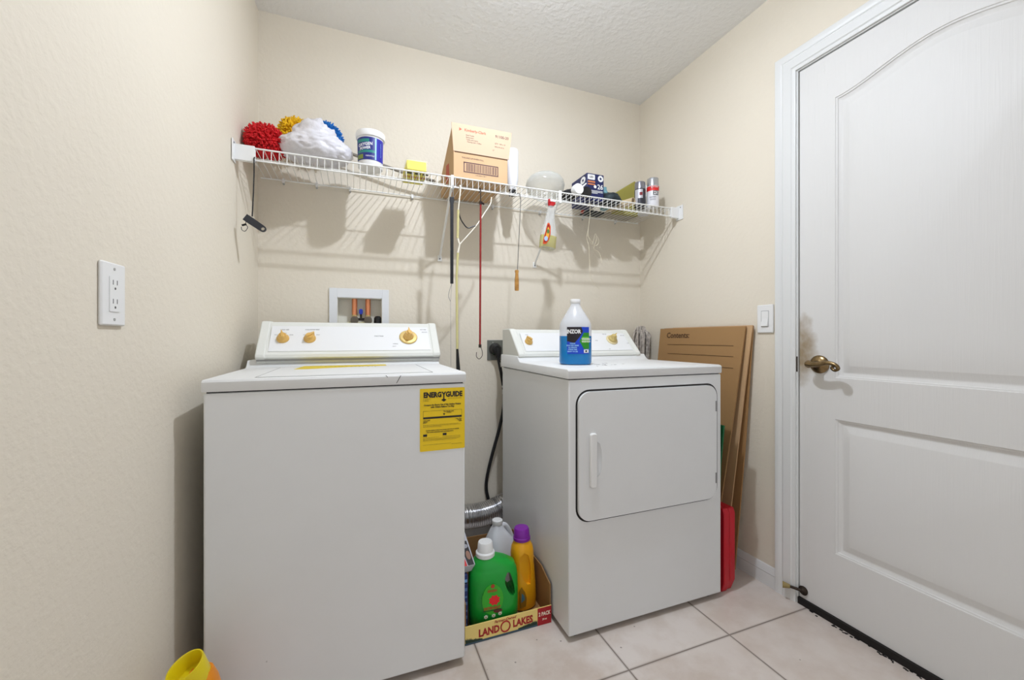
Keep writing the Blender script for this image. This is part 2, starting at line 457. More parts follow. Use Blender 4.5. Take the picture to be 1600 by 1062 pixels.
# door stop screwed near the foot of the door
q = onX(1256, 922, XR + 0.004)
t = thing('door_stop', q, 'small dark rubber-tipped door stop at the bottom corner of the white door', 'door stop')
b = MB().lathe([(0.0, 0), (0.0155, 0.0), (0.017, 0.005), (0.008, 0.010), (0.006, 0.014), (0, 0.0145)], q, 24, M=Mx); b.build('mount', mat('aged_bronze', (58, 48, 40), 0.5, 0.7), t)
e = q + Vector((-0.028, 0.034, 0.002))
b = MB().cyl(q + Vector((-0.008, 0, 0)), e, 0.0055, 0.005, 12); b.build('stem', mat('aged_bronze', (58, 48, 40), 0.5, 0.7), t)
b = MB().cyl(e, e + Vector((-0.014, 0.020, 0.000)), 0.007, 0.0125, 16); b.build('rubber_tip', mat('tan_rubber', (150, 132, 84), 0.8), t)

# baseboards
def baseboard(name, p, q, nrm):
    p, q, nrm = Vector(p), Vector(q), Vector(nrm).normalized()
    prof = [(0, 0), (0.013, 0), (0.013, 0.040), (0.011, 0.050), (0.0125, 0.054), (0.010, 0.060), (0.008, 0.072), (0.004, 0.080), (0, 0.082)]
    b = MB(); b.loft([[c + nrm * d + UZ * z for d, z in prof] for c in (p, q)]); struct(b, name, M_TRIM, smooth=25)
baseboard('baseboard_right', (XR, DY1 + 0.086, 0), (XR, D, 0), (-1, 0, 0))
baseboard('baseboard_back', (xa, D, 0), (XR - 0.013, D, 0), (0, -1, 0))
baseboard('baseboard_left', (wall_left_x(D - 0.013), D - 0.013, 0), (xb, YN, 0), (1, -SK, 0))

# ------------------------------------------------------------------ wall fittings
UL = Vector((SK, 1, 0)).normalized()      # along the left wall, away from the camera
NL = Vector((1, -SK, 0)).normalized()
PL0 = (wall_left_x(D), D, 0)
c = (onP(150, 457, PL0, NL) + onP(191, 462, PL0, NL)) / 2
t = thing('wall_outlet', c, 'white two-socket electrical outlet on the left wall', 'electrical outlet')
UR = -UL  # right-hand direction for a viewer facing the wall is along +y
b = MB(); b.prism(rrect(0.074, 0.120, 0.004), c, UL, UZ, -0.0065 * -1 * 0, 0.0065 * -1)
def on_left(poly, d0, d1, mi=0, mb=None):
    """outline on the left wall: u = +y, v = z, raised from d0 to d1 into the room"""
    mb = mb or MB(); w_ = NL
    A = [mb.bm.verts.new(c + UL * p[0] + UZ * p[1] + w_ * d0) for p in poly]; B = [mb.bm.verts.new(c + UL * p[0] + UZ * p[1] + w_ * d1) for p in poly]
    n = len(poly)
    for i in range(n):
        f = mb.bm.faces.new((A[i], A[(i + 1) % n], B[(i + 1) % n], B[i])); f.material_index = mi
    f = mb.bm.faces.new(A[::-1]); f.material_index = mi; f = mb.bm.faces.new(B); f.material_index = mi
    return mb
b.bm.free()
on_left(rrect(0.074, 0.120, 0.004), 0, 0.007).build('cover_plate', M_WPLA, t, bevel=0.003)
b = on_left(rrect(0.0345, 0.068, 0.002), 0.0065, 0.0069, 1); on_left(rrect(0.033, 0.0665, 0.002), 0.0066, 0.0085, 0, b)
b.build('receptacle', [M_WPLA, M_DARK], t)
b = MB()
for dz in (0.018, -0.018):
    on_left(rect(-0.0075, -0.0055, dz, dz + 0.009), 0.008, 0.0087, 0, b); on_left(rect(0.005, 0.007, dz, dz + 0.009), 0.008, 0.0087, 0, b)
    on_left(ell(0, dz - 0.007, 0.0024, n=12), 0.008, 0.0088, 0, b)
b.build('slots', mat('slot_shadow', (90, 88, 84), 0.8), t)
for dz in (0.048, -0.048): on_left(ell(0, dz, 0.0028, n=12), 0.0068, 0.0078, 0).build('screw', mat('screw_grey', (180, 180, 178), 0.4, 0.5), t)

# light switch on the right wall
c2 = onX(1197, 498, XR)
t = thing('light_switch', c2, 'white paddle light switch on the wall beside the door frame', 'light switch')
def on_right(poly, d0, d1, mi=0, mb=None, c=None):
    return (mb or MB()).prism(poly, c, Vector((0, -1, 0)), UZ, d0, d1, mi)
on_right(rrect(0.072, 0.118, 0.004), 0, 0.007, c=c2).build('cover_plate', M_WPLA, t, bevel=0.003)
b = on_right(rrect(0.0345, 0.068, 0.002), 0.0068, 0.0071, 1, c=c2)
b.build('surround', [M_WPLA, mat('seam_grey', (150, 150, 148), 0.6)], t)
b = MB(); p = c2 + Vector((-0.007, 0, 0))
b.box(XR - 0.0085, XR - 0.006, c2.y - 0.0155, c2.y + 0.0155, c2.z - 0.032, c2.z + 0.032)
b.prism([(0, -0.032), (0.005, -0.030), (0.0, 0.001)], (XR - 0.0085, c2.y + 0.0145, c2.z), Vector((-1, 0, 0)), UZ, -0.029, 0.0)
b.build('rocker', M_WPLA, t, bevel=0.001)

# washing machine supply box recessed in the back wall
t = thing('supply_box', (0.012, D, 1.04), 'white recessed plumbing box with copper pipes above the washing machine', 'plumbing box')
b = MB()
fo, fi = (-0.1185, 0.1415, 1.010, 1.2545), (WBX0 + 0.001, WBX1 - 0.001, WBZ0, WBZ1 - 0.001)
for r_ in ((fo[0], fi[0], fo[2], fo[3]), (fi[1], fo[1], fo[2], fo[3]), (fi[0], fi[1], fi[3], fo[3]), (fi[0], fi[1], fo[2], fi[2])):
    b.box(r_[0], r_[1], D - 0.009, D - 0.0005, r_[2], r_[3])
b.build('frame', mat('box_frame_plastic', (226, 228, 230), 0.4), t, bevel=0.0015)
b = MB(); B_ = 0.06
b.box(fi[0], fi[1], D + B_, D + B_ + 0.003, fi[2], fi[3]).box(fi[0], fi[0] + 0.002, D - 0.004, D + B_, fi[2], fi[3]).box(fi[1] - 0.002, fi[1], D - 0.004, D + B_, fi[2], fi[3])
b.box(fi[0], fi[1], D - 0.004, D + B_, fi[3] - 0.002, fi[3]).box(fi[0], fi[1], D - 0.004, D + B_, fi[2], fi[2] + 0.002)
b.build('recess', mat('recess_plastic', (236, 234, 222), 0.6), t)
M_COP = mat('copper', (226, 150, 110), 0.3, 0.85); M_BRS = mat('valve_brass', (206, 184, 130), 0.35, 0.7)
for px_ in (554, 575):
    q = onY(px_, 480, D + 0.026)
    b = MB().cyl((q.x, q.y, 1.135), (q.x, q.y, WBZ1 - 0.002), 0.012); b.build('copper_pipe', M_COP, t)
    b = MB().cyl((q.x, q.y, 1.128), (q.x, q.y, 1.150), 0.012, n=8).cyl((q.x, q.y + 0.008, 1.120), (q.x, q.y - 0.035, 1.108), 0.0155, n=8).cyl((q.x, q.y - 0.02, 1.112), (q.x, q.y - 0.036, 1.107), 0.0175, mi=1)
    b.build('valve', [M_BRS, mat('knurled_grey', (140, 132, 120), 0.45, 0.6)], t)
q = onY(564, 490, D + 0.018)
b = MB().box(q.x - 0.028, q.x + 0.028, q.y - 0.006, q.y + 0.008, 1.108, 1.120).cyl((q.x, q.y, 1.115), (q.x, q.y, 1.140), 0.005); b.build('valve_link', mat('dark_iron', (52, 46, 42), 0.5, 0.5), t)
b = MB().prism(rrect(0.017, 0.026, 0.008), (q.x, q.y - 0.004, 1.150), UX, UZ, -0.003, 0.003); b.build('valve_handle', mat('blue_plastic', (28, 52, 170), 0.35), t, bevel=0.001)
q = onY(591, 503, D + 0.02)
b = MB().lathe([(0.0, 0.010), (0.010, 0.008), (0.017, 0.000), (0.018, -0.02), (0.018, -0.05)], (q.x - 0.002, q.y, 1.122), 24); b.build('drain_cap', M_BLK, t)
q = onY(560, 503, D + 0.004)
b = MB().prism([(-0.055, -0.06), (0.05, -0.06), (0.048, 0.012), (0.01, 0.006), (-0.03, 0.012), (-0.05, 0.002)], (q.x, q.y, 1.094), UX, Vector((0, 0.2, 1)), 0, 0.0008)
b.build('paper_tag', mat('old_paper', (214, 208, 170), 0.8), t)

# ------------------------------------------------------------------ washing machine
WX0, WX1, WY0, WY1 = -0.366, 0.317, 1.243, 1.93
t = thing('washing_machine', ((WX0 + WX1) / 2, (WY0 + WY1) / 2, 0), 'white top-loading washing machine with yellow energy sticker and gold knobs', 'washing machine')
washer = t
b = MB().box(WX0, WX1, WY0, WY1 - 0.02, 0.024, 0.8845); wcab = b.build('cabinet', M_ENAM, t, bevel=0.006, seg=3)
b = MB().box(WX0 + 0.006, WX1 - 0.006, WY0 + 0.006, WY1 - 0.03, 0.884, 0.8885); b.build('seam', M_DARK, t)
b = MB()
def top_panel(b, x0, x1, y0, y1, zt):
    prof = [(y0, 0.888), (y0 - 0.002, 0.894), (y0 - 0.002, zt - 0.007), (y0 + 0.001, zt - 0.002), (y0 + 0.008, zt), (y1 - 0.25, zt), (y1 - 0.235, zt + 0.003), (y1 - 0.222, zt + 0.014), (y1 - 0.212, zt + 0.026), (y1, zt + 0.026), (y1, 0.888)]
    rings = []
    for x, ins in ((x0, 0.004), (x0 + 0.0012, 0.0012), (x0 + 0.006, 0), (x1 - 0.006, 0), (x1 - 0.0012, 0.0012), (x1, 0.004)):
        rings.append([Vector((x, y + (ins if k < 4 else 0), z - (ins if 2 < k < 10 else 0))) for k, (y, z) in enumerate(prof)])
    b.loft(rings)
top_panel(b, WX0 - 0.004, WX1 + 0.003, WY0 - 0.001, WY1 - 0.01, 0.920)
b.build('top_panel', M_ENAM, t, smooth=30)
# lid
fl, fr, bl, br_ = onZ(398, 590, 0.921), onZ(675, 582, 0.921), onZ(437, 573.5, 0.921), onZ(657, 571.5, 0.921)
LX0, LX1, LY0, LY1 = -0.252, 0.216, 1.264, 1.655
b = MB().prism([(LX0 - 0.005, LY0 - 0.002), (LX1 + 0.005, LY0 - 0.002), (LX1 + 0.005, LY1), (LX0 - 0.005, LY1)], (0, 0, 0.9195), UX, UY, 0, 0.0008, 1)
b.prism([(LX0, LY0), (LX1, LY0), (LX1, LY1), (LX0, LY1)], (0, 0, 0.920), UX, UY, 0, 0.0016)
lid = b.build('lid', [M_ENAM, mat('seam_shadow_grey', (84, 84, 82), 0.6)], t, bevel=0.0006)
b = MB(); zz = 0.9217
P = [onZ(x, y, zz) for x, y in ((459, 577), (470, 573.5), (480, 570.5), (520, 568.5), (565, 567.5), (600, 567), (604, 571), (585, 571.5), (545, 573), (500, 575.5), (480, 576.5))]
b.prism([(p.x, p.y) for p in P], (0, 0, zz), UX, UY, 0, 0.0004)
for k in range(14):
    q = onZ(500 + k * 6.5 + random.random() * 3, 571.5 + random.random() * 1.6, zz); b.box(q.x, q.x + 0.006, q.y, q.y + 0.004, zz + 0.0004, zz + 0.0006, 1)
b.build('warning_label', [mat('yellow_label', (222, 196, 40), 0.5), mat('label_brown', (120, 96, 20), 0.6)], lid, label='torn yellow warning strip on the lid')
for P_, o_ in (([(0, 0), (0.0016, 0), (0.014, 0.022), (0.012, 0.022)], (0.108, 1.2399, 0.893)), ([(0, 0), (0.0016, 0), (-0.003, 0.006), (-0.005, 0.006)], (0.083, 1.2399, 0.911))):
    MB().prism(P_, o_, UX, UZ, 0, 0.0005).build('paint_chip', M_DARK, t)
def console(t, x0, x1, y_b, z_b, y_t, z_t, y_back, capm, panm):
    """slanted control console: end caps, body, inset control panel; returns the plane of the panel"""
    d = Vector((0, y_t - y_b, z_t - z_b)).normalized(); n = Vector((0, -d.z, d.y))
    def prof(o):
        return [(y_b + 0.010 - o, z_b - 0.012 - o * 0), (y_b - 0.002 - o, z_b - 0.004), (y_b - o, z_b + 0.008), (y_t - 0.006 - o, z_t - 0.008), (y_t + 0.002, z_t - 0.001 + o), (y_t + 0.02, z_t + 0.001 + o), (y_back, z_t + o), (y_back, 0.93), (y_b + 0.02, 0.93)]
    def ext(b, xa_, xb_, o, mi=0): b.loft([[Vector((x, y, z)) for y, z in prof(o)] for x in (xa_, xb_)], mi)
    b = MB(); ext(b, x0 + 0.03, x1 - 0.03, 0); b.build('console', capm, t, smooth=30, bevel=0.0015)
    for xa_, xb_ in ((x0, x0 + 0.032), (x1 - 0.032, x1)):
        b = MB(); ext(b, xa_, xb_, 0.003); b.build('end_cap', capm, t, smooth=30, bevel=0.005, seg=3)
    MB().box(x0 + 0.004, x1 - 0.004, y_b + 0.004, y_b + 0.03, z_b - 0.0165, z_b - 0.010).build('console_seam', mat('seam_grey', (150, 150, 148), 0.6), t)
    p0 = Vector((0, y_b, z_b + 0.008)); L_ = (z_t - z_b - 0.016) / d.z
    b = MB(); xm, hw = (x0 + x1) / 2, (x1 - x0) / 2 - 0.04
    b.prism(rect(-hw, hw, 0.014, L_ - 0.012), (xm, p0.y, p0.z), UX, d, 0.0, 0.0016)
    pan = b.build('control_panel', panm, t)
    return p0, n, d, pan
M_ENC = mat('console_plastic', (226, 227, 220), 0.55, spec=0.2); M_PAN = mat('panel_white', (234, 235, 235), 0.3)
p0, nn, dd, wpan = console(t, -0.342, 0.324, 1.682, 0.958, 1.795, 1.088, 1.915, M_ENC, M_PAN)
M_FINE = mat('grey_print', (120, 120, 122), 0.6)
def knob(t, q, n, up, r, kind='wedge', m=M_GOLD, ang=0.0, h=0.02):
    x = up.cross(n).normalized(); R3 = Matrix((x, up, n)).transposed()
    b = MB()
    b.lathe([(0, 0), (r, 0), (r, h * 0.16), (r * 0.92, h * 0.3), (r * 0.72, h * 0.42), (r * 0.66, h * 0.75), (r * 0.58, h * 0.85), (0, h * 0.86)], q, 28, M=R3)
    k = b.build('knob', m, t)
    u = x * math.cos(ang) + up * math.sin(ang); v = n.cross(u)
    b = MB().prism([(-r * 0.2, -r * 0.62), (r * 0.2, -r * 0.62), (r * 0.26, 0.0), (r * 0.05, r * 0.98), (-r * 0.05, r * 0.98), (-r * 0.26, 0)], q + n * (h * 0.15), u, v, 0, h * 0.95)
    b.build('pointer', m, k, bevel=0.0012)
    return k
pn = p0 + nn * 0.0018
for px_, py_, r_, a_ in ((442, 529, 0.0215, 0.2), (484, 529, 0.0215, -0.9)):
    knob(t, onP(px_, py_, pn, nn), nn, dd, r_, ang=a_, h=0.026)
q = onP(638, 527, pn, nn)
xq = dd.cross(nn).normalized(); R3 = Matrix((xq, dd, nn)).transposed()
b = MB().lathe([(0, 0), (0.036, 0), (0.0365, 0.003), (0.033, 0.006), (0.02, 0.007), (0, 0.007)], q, 36, M=R3); dial = b.build('timer_dial', mat('pale_gold', (214, 186, 118), 0.4, 0.3), t)
knob(t, q + nn * 0.006, nn, dd, 0.021, ang=0.05, h=0.034)
b = MB()
def ptext(b, s, px_, py_, size, P, n, d, mi=0, bold=0.0): b.text(s, size, onP(px_, py_, P, n), UX, d, mi, bold)
for s, x, y, z_ in (('LOAD SIZE', 445, 515, 0.006), ('MEDIUM', 444, 520.5, 0.0045), ('SMALL', 432, 523, 0.0045), ('LARGE', 455, 523, 0.0045), ('WASH/RINSE TEMP', 488, 515, 0.006), ('WARM', 487, 520, 0.0045), ('HOT', 476, 523, 0.0045), ('COLD', 497, 523, 0.0045), ('MAYTAG', 592, 525, 0.0085), ('NORMAL', 618, 537, 0.005), ('HEAVY', 616, 541, 0.005), ('PERM PRESS', 661, 515, 0.005), ('DELICATE', 663, 519, 0.005)):
    ptext(b, s, x, y, z_, pn, nn, dd)
merge(wpan, b, [M_FINE])
# energy sticker
def energy(t):
    A = onY(656, 607.5, WY0); B = onY(726, 603, WY0); C_ = onY(655, 706, WY0)
    wd, hg = B.x - A.x, A.z - C_.z; o = Vector((A.x, WY0 - 0.0006, A.z - hg))
    b = MB(); b.prism(rrect(wd, hg, 0.003, cx=wd / 2, cy=hg / 2), o, UX, UZ, 0, 0.0004)
    lab = b.build('energy_label', M_YEL, t, label='yellow energy rating sticker')
    b = MB(); o = o + Vector((0, -0.0004, 0))
    def tx(s, u, v, size, bold=0.0, sx=1): b.text(s, size, o + UX * (u * wd) + UZ * (v * hg), UX, UZ, 0, bold, sx)
    tx('ENERG', 0.275, 0.893, 0.0215, 0.0011, 0.82); tx('Y', 0.525, 0.888, 0.0235, 0.0011, 0.8); tx('GUIDE', 0.755, 0.893, 0.0215, 0.0011, 0.82)
    b.decal([(wd * 0.512, hg * 0.82), (wd * 0.538, hg * 0.82), (wd * 0.538, hg * 0.885), (wd * 0.512, hg * 0.885)], o, UX, UZ)
    b.decal([(wd * 0.525, hg * 0.778), (wd * 0.585, hg * 0.81), (wd * 0.545, hg * 0.825), (wd * 0.505, hg * 0.825), (wd * 0.465, hg * 0.81)], o, UX, UZ)
    tx('Compare the Energy Use of this Clothes Washer', 0.5, 0.735, 0.0062, 0.00025, 0.92)
    tx('with Others Before You Buy.', 0.5, 0.700, 0.0062, 0.00025, 1.0)
    for f0, f1 in ((0.64, 0.643),): b.decal([(wd * 0.07, hg * f0), (wd * 0.93, hg * f0), (wd * 0.93, hg * f1), (wd * 0.07, hg * f1)], o, UX, UZ)
    for u_ in (0.07, 0.926): b.decal([(wd * u_, hg * 0.545), (wd * (u_ + 0.004), hg * 0.545), (wd * (u_ + 0.004), hg * 0.643), (wd * u_, hg * 0.643)], o, UX, UZ)
    tx('This Model Uses', 0.63, 0.622, 0.0048, 0.0001); tx('kWh/year', 0.64, 0.602, 0.004)
    b.decal([(wd * 0.53, hg * 0.555), (wd * 0.555, hg * 0.59), (wd * 0.505, hg * 0.59)], o, UX, UZ)
    b.decal(rect(wd * 0.07, wd * 0.93, hg * 0.515, hg * 0.545), o, UX, UZ)
    for s, u_, v_ in (('Uses Least', 0.15, 0.492), ('Energy', 0.12, 0.472), ('kWh', 0.10, 0.452), ('Uses Most', 0.86, 0.492), ('Energy', 0.88, 0.472), ('kWh', 0.90, 0.452)): tx(s, u_, v_, 0.0045, 0.00008)
    tx('Clothes washers using more energy cost more to operate.', 0.5, 0.330, 0.0047, 0.0001, 0.92); tx('This model\'s estimated yearly operating cost is:', 0.44, 0.300, 0.0047, 0.0001, 0.92)
    for u_ in (0.07, 0.50):
        b.decal(rect(wd * u_, wd * (u_ + 0.085), hg * 0.235, hg * 0.272), o, UX, UZ)
    for k, (u0, u1, v_) in enumerate(((.07, .22, .83), (.07, .25, .815), (.07, .2, .80), (.62, .93, .825), (.07, .85, .415), (.07, .9, .40), (.07, .48, .385), (.07, .42, .215), (.5, .9, .215), (.07, .9, .195), (.07, .88, .18), (.07, .8, .165), (.07, .68, .10), (.7, .93, .085))):
        x = u0
        while x < u1:
            wl = 0.012 + random.random() * 0.03; b.decal(rect(wd * x, wd * min(u1, x + wl), hg * v_, hg * (v_ + 0.0035)), o, UX, UZ); x += wl + 0.010
    b.build('lettering', M_INK, lab)
energy(wcab)
for sx in (WX0 + 0.05, WX1 - 0.05):
    for sy in (WY0 + 0.05, WY1 - 0.07):
        MB().cyl((sx, sy, 0), (sx, sy, 0.03), 0.018).build('foot', M_BLK, t)

# ------------------------------------------------------------------ clothes dryer
DX0, DX1, DRY0, DRY1 = 0.664, 1.346, 1.205, 1.89
t = thing('clothes_dryer', ((DX0 + DX1) / 2, (DRY0 + DRY1) / 2, 0), 'white front-loading clothes dryer with gold knobs and a blue jug on top', 'clothes dryer')
b = MB().box(DX0, DX1, DRY0, DRY1 - 0.02, 0.020, 0.8845); dcab = b.build('cabinet', M_ENAM, t, bevel=0.005, seg=3)
b = MB().box(DX0 + 0.006, DX1 - 0.006, DRY0 + 0.006, DRY1 - 0.03, 0.884, 0.8885); b.build('seam', M_DARK, t)
b = MB(); top_panel(b, DX0 - 0.003, DX1 + 0.003, DRY0, DRY1 - 0.01, 0.921); b.build('top_panel', M_ENAM, t, smooth=30)
p0, nn, dd, dpan = console(t, 0.664, 1.318, 1.660, 0.948, 1.770, 1.066, 1.87, M_ENC, M_PAN)
pn = p0 + nn * 0.0018
knob(t, onP(826, 534, pn, nn), nn, dd, 0.0185, ang=0.75, h=0.026)
q = onP(956, 531, pn, nn); xq = dd.cross(nn).normalized(); R3 = Matrix((xq, dd, nn)).transposed()
b = MB().lathe([(0, 0), (0.030, 0), (0.030, 0.003), (0.026, 0.006), (0, 0.007)], q, 36, M=R3); b.build('timer_dial', mat('cream_dial', (222, 206, 160), 0.4), t)
knob(t, q + nn * 0.006, nn, dd, 0.022, ang=-0.9, h=0.030, m=mat('cream_gold', (206, 184, 118), 0.4, 0.2))
b = MB()
for s, x, y in (('START', 823, 523), ('TIMED DRY', 944, 522), ('AUTO DRY', 972, 524), ('COOL', 981, 536), ('OFF', 953, 545), ('MORE', 932, 532)): ptext(b, s, x, y, 0.005, pn, nn, dd)
merge(dpan, b, [M_FINE])
b = MB()
for k in range(26):
    q = onZ(932 + random.gauss(0, 16), 569 + random.gauss(0, 1.2), 0.9213); s = 0.0015 + random.random() * 0.003
    b.prism(ell(q.x, q.y, s * 1.6, s * 0.8, 8), (0, 0, 0.9213), UX, UY, 0, 0.0003)
b.build('grime', mat('grime', (92, 88, 80), 0.8), t, kind='stuff')
# door of the dryer
ka, kb = onY(902, 700, DRY0), onY(1116.5, 700, DRY0)
zt_, zb_ = onY(1010, 606.5, DRY0).z, onY(1010, 795, DRY0).z
dw, dh = kb.x - ka.x, zt_ - zb_; cx_, cz_ = (ka.x + kb.x) / 2, (zt_ + zb_) / 2
b = MB().prism(rrect(dw + 0.020, dh + 0.014, 0.052, 8), (cx_ + 0.0035, DRY0, cz_ - 0.0005), UX, UZ, 0, 0.0005); b.build('door_gap', M_DARK, dcab)
b = MB().prism(rrect(dw, dh, 0.045, 8), (cx_, DRY0, cz_), UX, UZ, -0.004, 0.011); ddoor = b.build('door', M_ENAM, t)
hx, hz0, hz1 = onY(926, 700, DRY0 - 0.01).x, onY(926, 761, DRY0 - 0.01).z, onY(926, 676, DRY0 - 0.01).z
cb = MB().lathe([(0.001, -0.062), (0.014, -0.054), (0.020, -0.032), (0.022, 0), (0.020, 0.032), (0.014, 0.054), (0.001, 0.062)], (hx + 0.014, 0, (hz0 + hz1) / 2), 28)
for v_ in cb.bm.verts: v_.co.y = v_.co.y * 0.33 + DRY0 - 0.011
cut(ddoor, cb)
md = ddoor.modifiers.new('bevel', 'BEVEL'); md.width = 0.004; md.segments = 3; md.limit_method = 'ANGLE'; md.angle_limit = math.radians(60)
b = MB().prism(rrect(0.026, hz1 - hz0, 0.009, 5), (hx - 0.001, DRY0 - 0.010, (hz0 + hz1) / 2), UX, UZ, 0, 0.012); b.build('handle', M_WPLA, ddoor, bevel=0.004, seg=3)
for py_ in (634, 746):
    q = onY(1118.5, py_, DRY0 - 0.010); b = MB().cyl((q.x, q.y, q.z - 0.020), (q.x, q.y, q.z + 0.020), 0.0035, n=10); b.build('hinge', mat('hinge_grey', (150, 150, 150), 0.4, 0.6), ddoor)
for sx in (DX0 + 0.04, DX1 - 0.04):
    for sy in (DRY0 + 0.04, DRY1 - 0.07):
        MB().cyl((sx, sy, 0), (sx, sy, 0.03), 0.015).build('foot', M_BLK, t)

# ------------------------------------------------------------------ wire shelf
SY0, SZ, SB = 1.705, 1.712, 2.008
t = thing('wire_shelf', (0.6, 1.86, 1.70), 'long white wire shelf across the back wall above both machines', 'shelf')
X0s, X1s = wall_left_x(1.705) + 0.006, XR - 0.004
b = MB()
nW = int((X1s - X0s - 0.07) / 0.0254)
for k in range(nW + 1):
    x = X0s + 0.035 + k * (X1s - X0s - 0.07) / nW
    b.tube([(x, SB, SZ + 0.0035), (x, SY0 + 0.006, SZ + 0.0035), (x, SY0 + 0.0015, SZ), (x, SY0 + 0.001, 1.669)], 0.00135, 5)
b.build('deck_wires', M_WIRE, t, kind='stuff')
for nm, y, z, r_ in (('front_rail', SY0, SZ, 0.003), ('lower_rail', SY0, 1.669, 0.003), ('middle_rail', 1.80, SZ - 0.0005, 0.0024), ('back_rail', SB, SZ + 0.0005, 0.003)):
    MB().cyl((X0s + 0.02, y, z), (X1s - 0.02, y, z), r_, n=10).build(nm, M_WIRE, t)
for k, x in enumerate([-0.30, -0.169, -0.03, 0.25, 0.44, 0.66, 0.93, 1.2, 1.42]):
    b = MB().box(x - 0.005, x + 0.005, SB - 0.006, D, SZ - 0.010, SZ + 0.008).cyl((x, D, SZ - 0.012), (x, D - 0.006, SZ - 0.012), 0.004, mi=1)
    b.build('wall_clip', [M_WPLA, mat('screw_grey', (180, 180, 178), 0.4, 0.5)], t, bevel=0.001)
for side in (0, 1):
    b = MB()
    if side == 0:
        xw = wall_left_x(SY0); c_ = Vector((xw, SY0, 1.69))
        b.box(xw + 0.001, xw + 0.005, SY0 - 0.030, SY0 + 0.012, 1.652, 1.728).box(xw + 0.003, xw + 0.066, SY0 - 0.007, SY0 + 0.009, 1.662, 1.718)
        b.cyl((xw + 0.005, SY0 - 0.018, 1.716), (xw + 0.007, SY0 - 0.018, 1.716), 0.003, mi=1)
    else:
        b.box(XR - 0.005, XR - 0.001, SY0 - 0.035, SY0 + 0.012, 1.652, 1.728).box(XR - 0.052, XR - 0.003, SY0 - 0.007, SY0 + 0.009, 1.662, 1.718)
        b.cyl((XR - 0.005, SY0 - 0.02, 1.716), (XR - 0.007, SY0 - 0.02, 1.716), 0.003, mi=1)
    b.build('end_bracket', [M_WPLA, M_FINE], t, bevel=0.0015)
for xt, xb_ in ((0.378, 0.385), (0.892, 0.902)):
    b = MB(); a_, e_ = Vector((xt, SY0 - 0.002, 1.688)), Vector((xb_, D - 0.003, 1.428))
    b.tube([a_, a_ + (e_ - a_) * 0.5, e_], 0.0055, 8)
    b.box(xt - 0.006, xt + 0.006, SY0 - 0.008, SY0 + 0.008, 1.660, 1.718)
    b.box(xb_ - 0.010, xb_ + 0.010, D - 0.005, D, 1.408, 1.438).cyl((xb_, D - 0.004, 1.420), (xb_, D - 0.008, 1.420), 0.0035, mi=1)
    b.build('support_brace', [M_WIRE, M_FINE], t, bevel=0.0008)
DECK = SZ + 0.0052

# ------------------------------------------------------------------ things on the shelf
def fluff(c, r, m, name, parent, seed, n=260, L_=0.03, sc=(1, 1, 1)):
    random.seed(seed); b = MB(); c = Vector(c)
    b.sell([(c.z - r * 0.7 * sc[2], r * .3, r * .3, c.x, c.y), (c.z - r * .4 * sc[2], r * .65 * sc[0], r * .65, c.x, c.y), (c.z, r * .78 * sc[0], r * .78, c.x, c.y), (c.z + r * .4 * sc[2], r * .65 * sc[0], r * .65, c.x, c.y), (c.z + r * .7 * sc[2], r * .3, r * .3, c.x, c.y)], 20, e=2)
    for k in range(n):
        d = Vector((random.gauss(0, 1), random.gauss(0, 1), random.gauss(0, 1))).normalized()
        if d.z < -0.6: d.z *= 0.3; d.normalize()
        p = c + Vector((d.x * r * sc[0], d.y * r, d.z * r * sc[2])) * 0.7
        d2 = (d + Vector((random.gauss(0, .4), random.gauss(0, .4), random.gauss(0, .4) - 0.2))).normalized()
        l = L_ * (0.6 + random.random() * 0.7); e1 = p + d * l * 0.6; e2 = e1 + d2 * l * 0.6
        e2.z = max(e2.z, DECK + 0.005); e1.z = max(e1.z, DECK + 0.006); e1.x = max(e1.x, -0.398); e2.x = max(e2.x, -0.400)
        b.tube([p, e1, e2], [0.0052, 0.0046, 0.0022], 5)
    return b.build(name, m, parent)
q = onY(420, 222, 1.83)
t = thing('feather_duster', (q.x, 1.84, DECK), 'fluffy red, yellow and blue duster with a long handle lying behind the plastic bag', 'duster')
fluff(onY(415, 223, 1.81), 0.071, mat('red_feathers', (206, 26, 34), 0.7), 'red_fluff', t, 3, 900, 0.017, (1.15, 0.95, 1.0))
fluff(onY(461, 211, 1.935), 0.070, mat('yellow_feathers', (236, 190, 20), 0.7), 'yellow_fluff', t, 4, 560, 0.018, (0.9, 1, 1.05))
fluff(onY(511, 218, 1.945), 0.066, mat('blue_feathers', (24, 112, 190), 0.7), 'blue_fluff', t, 5, 560, 0.018, (1, 1, 1.1))
MB().tube([onY(524, 231, 1.945), onY(630, 269.5, 1.94), onY(680, 283.5, 1.94)], 0.007, 10).build('handle', mat('duster_handle_grey', (138, 132, 122), 0.4), t)

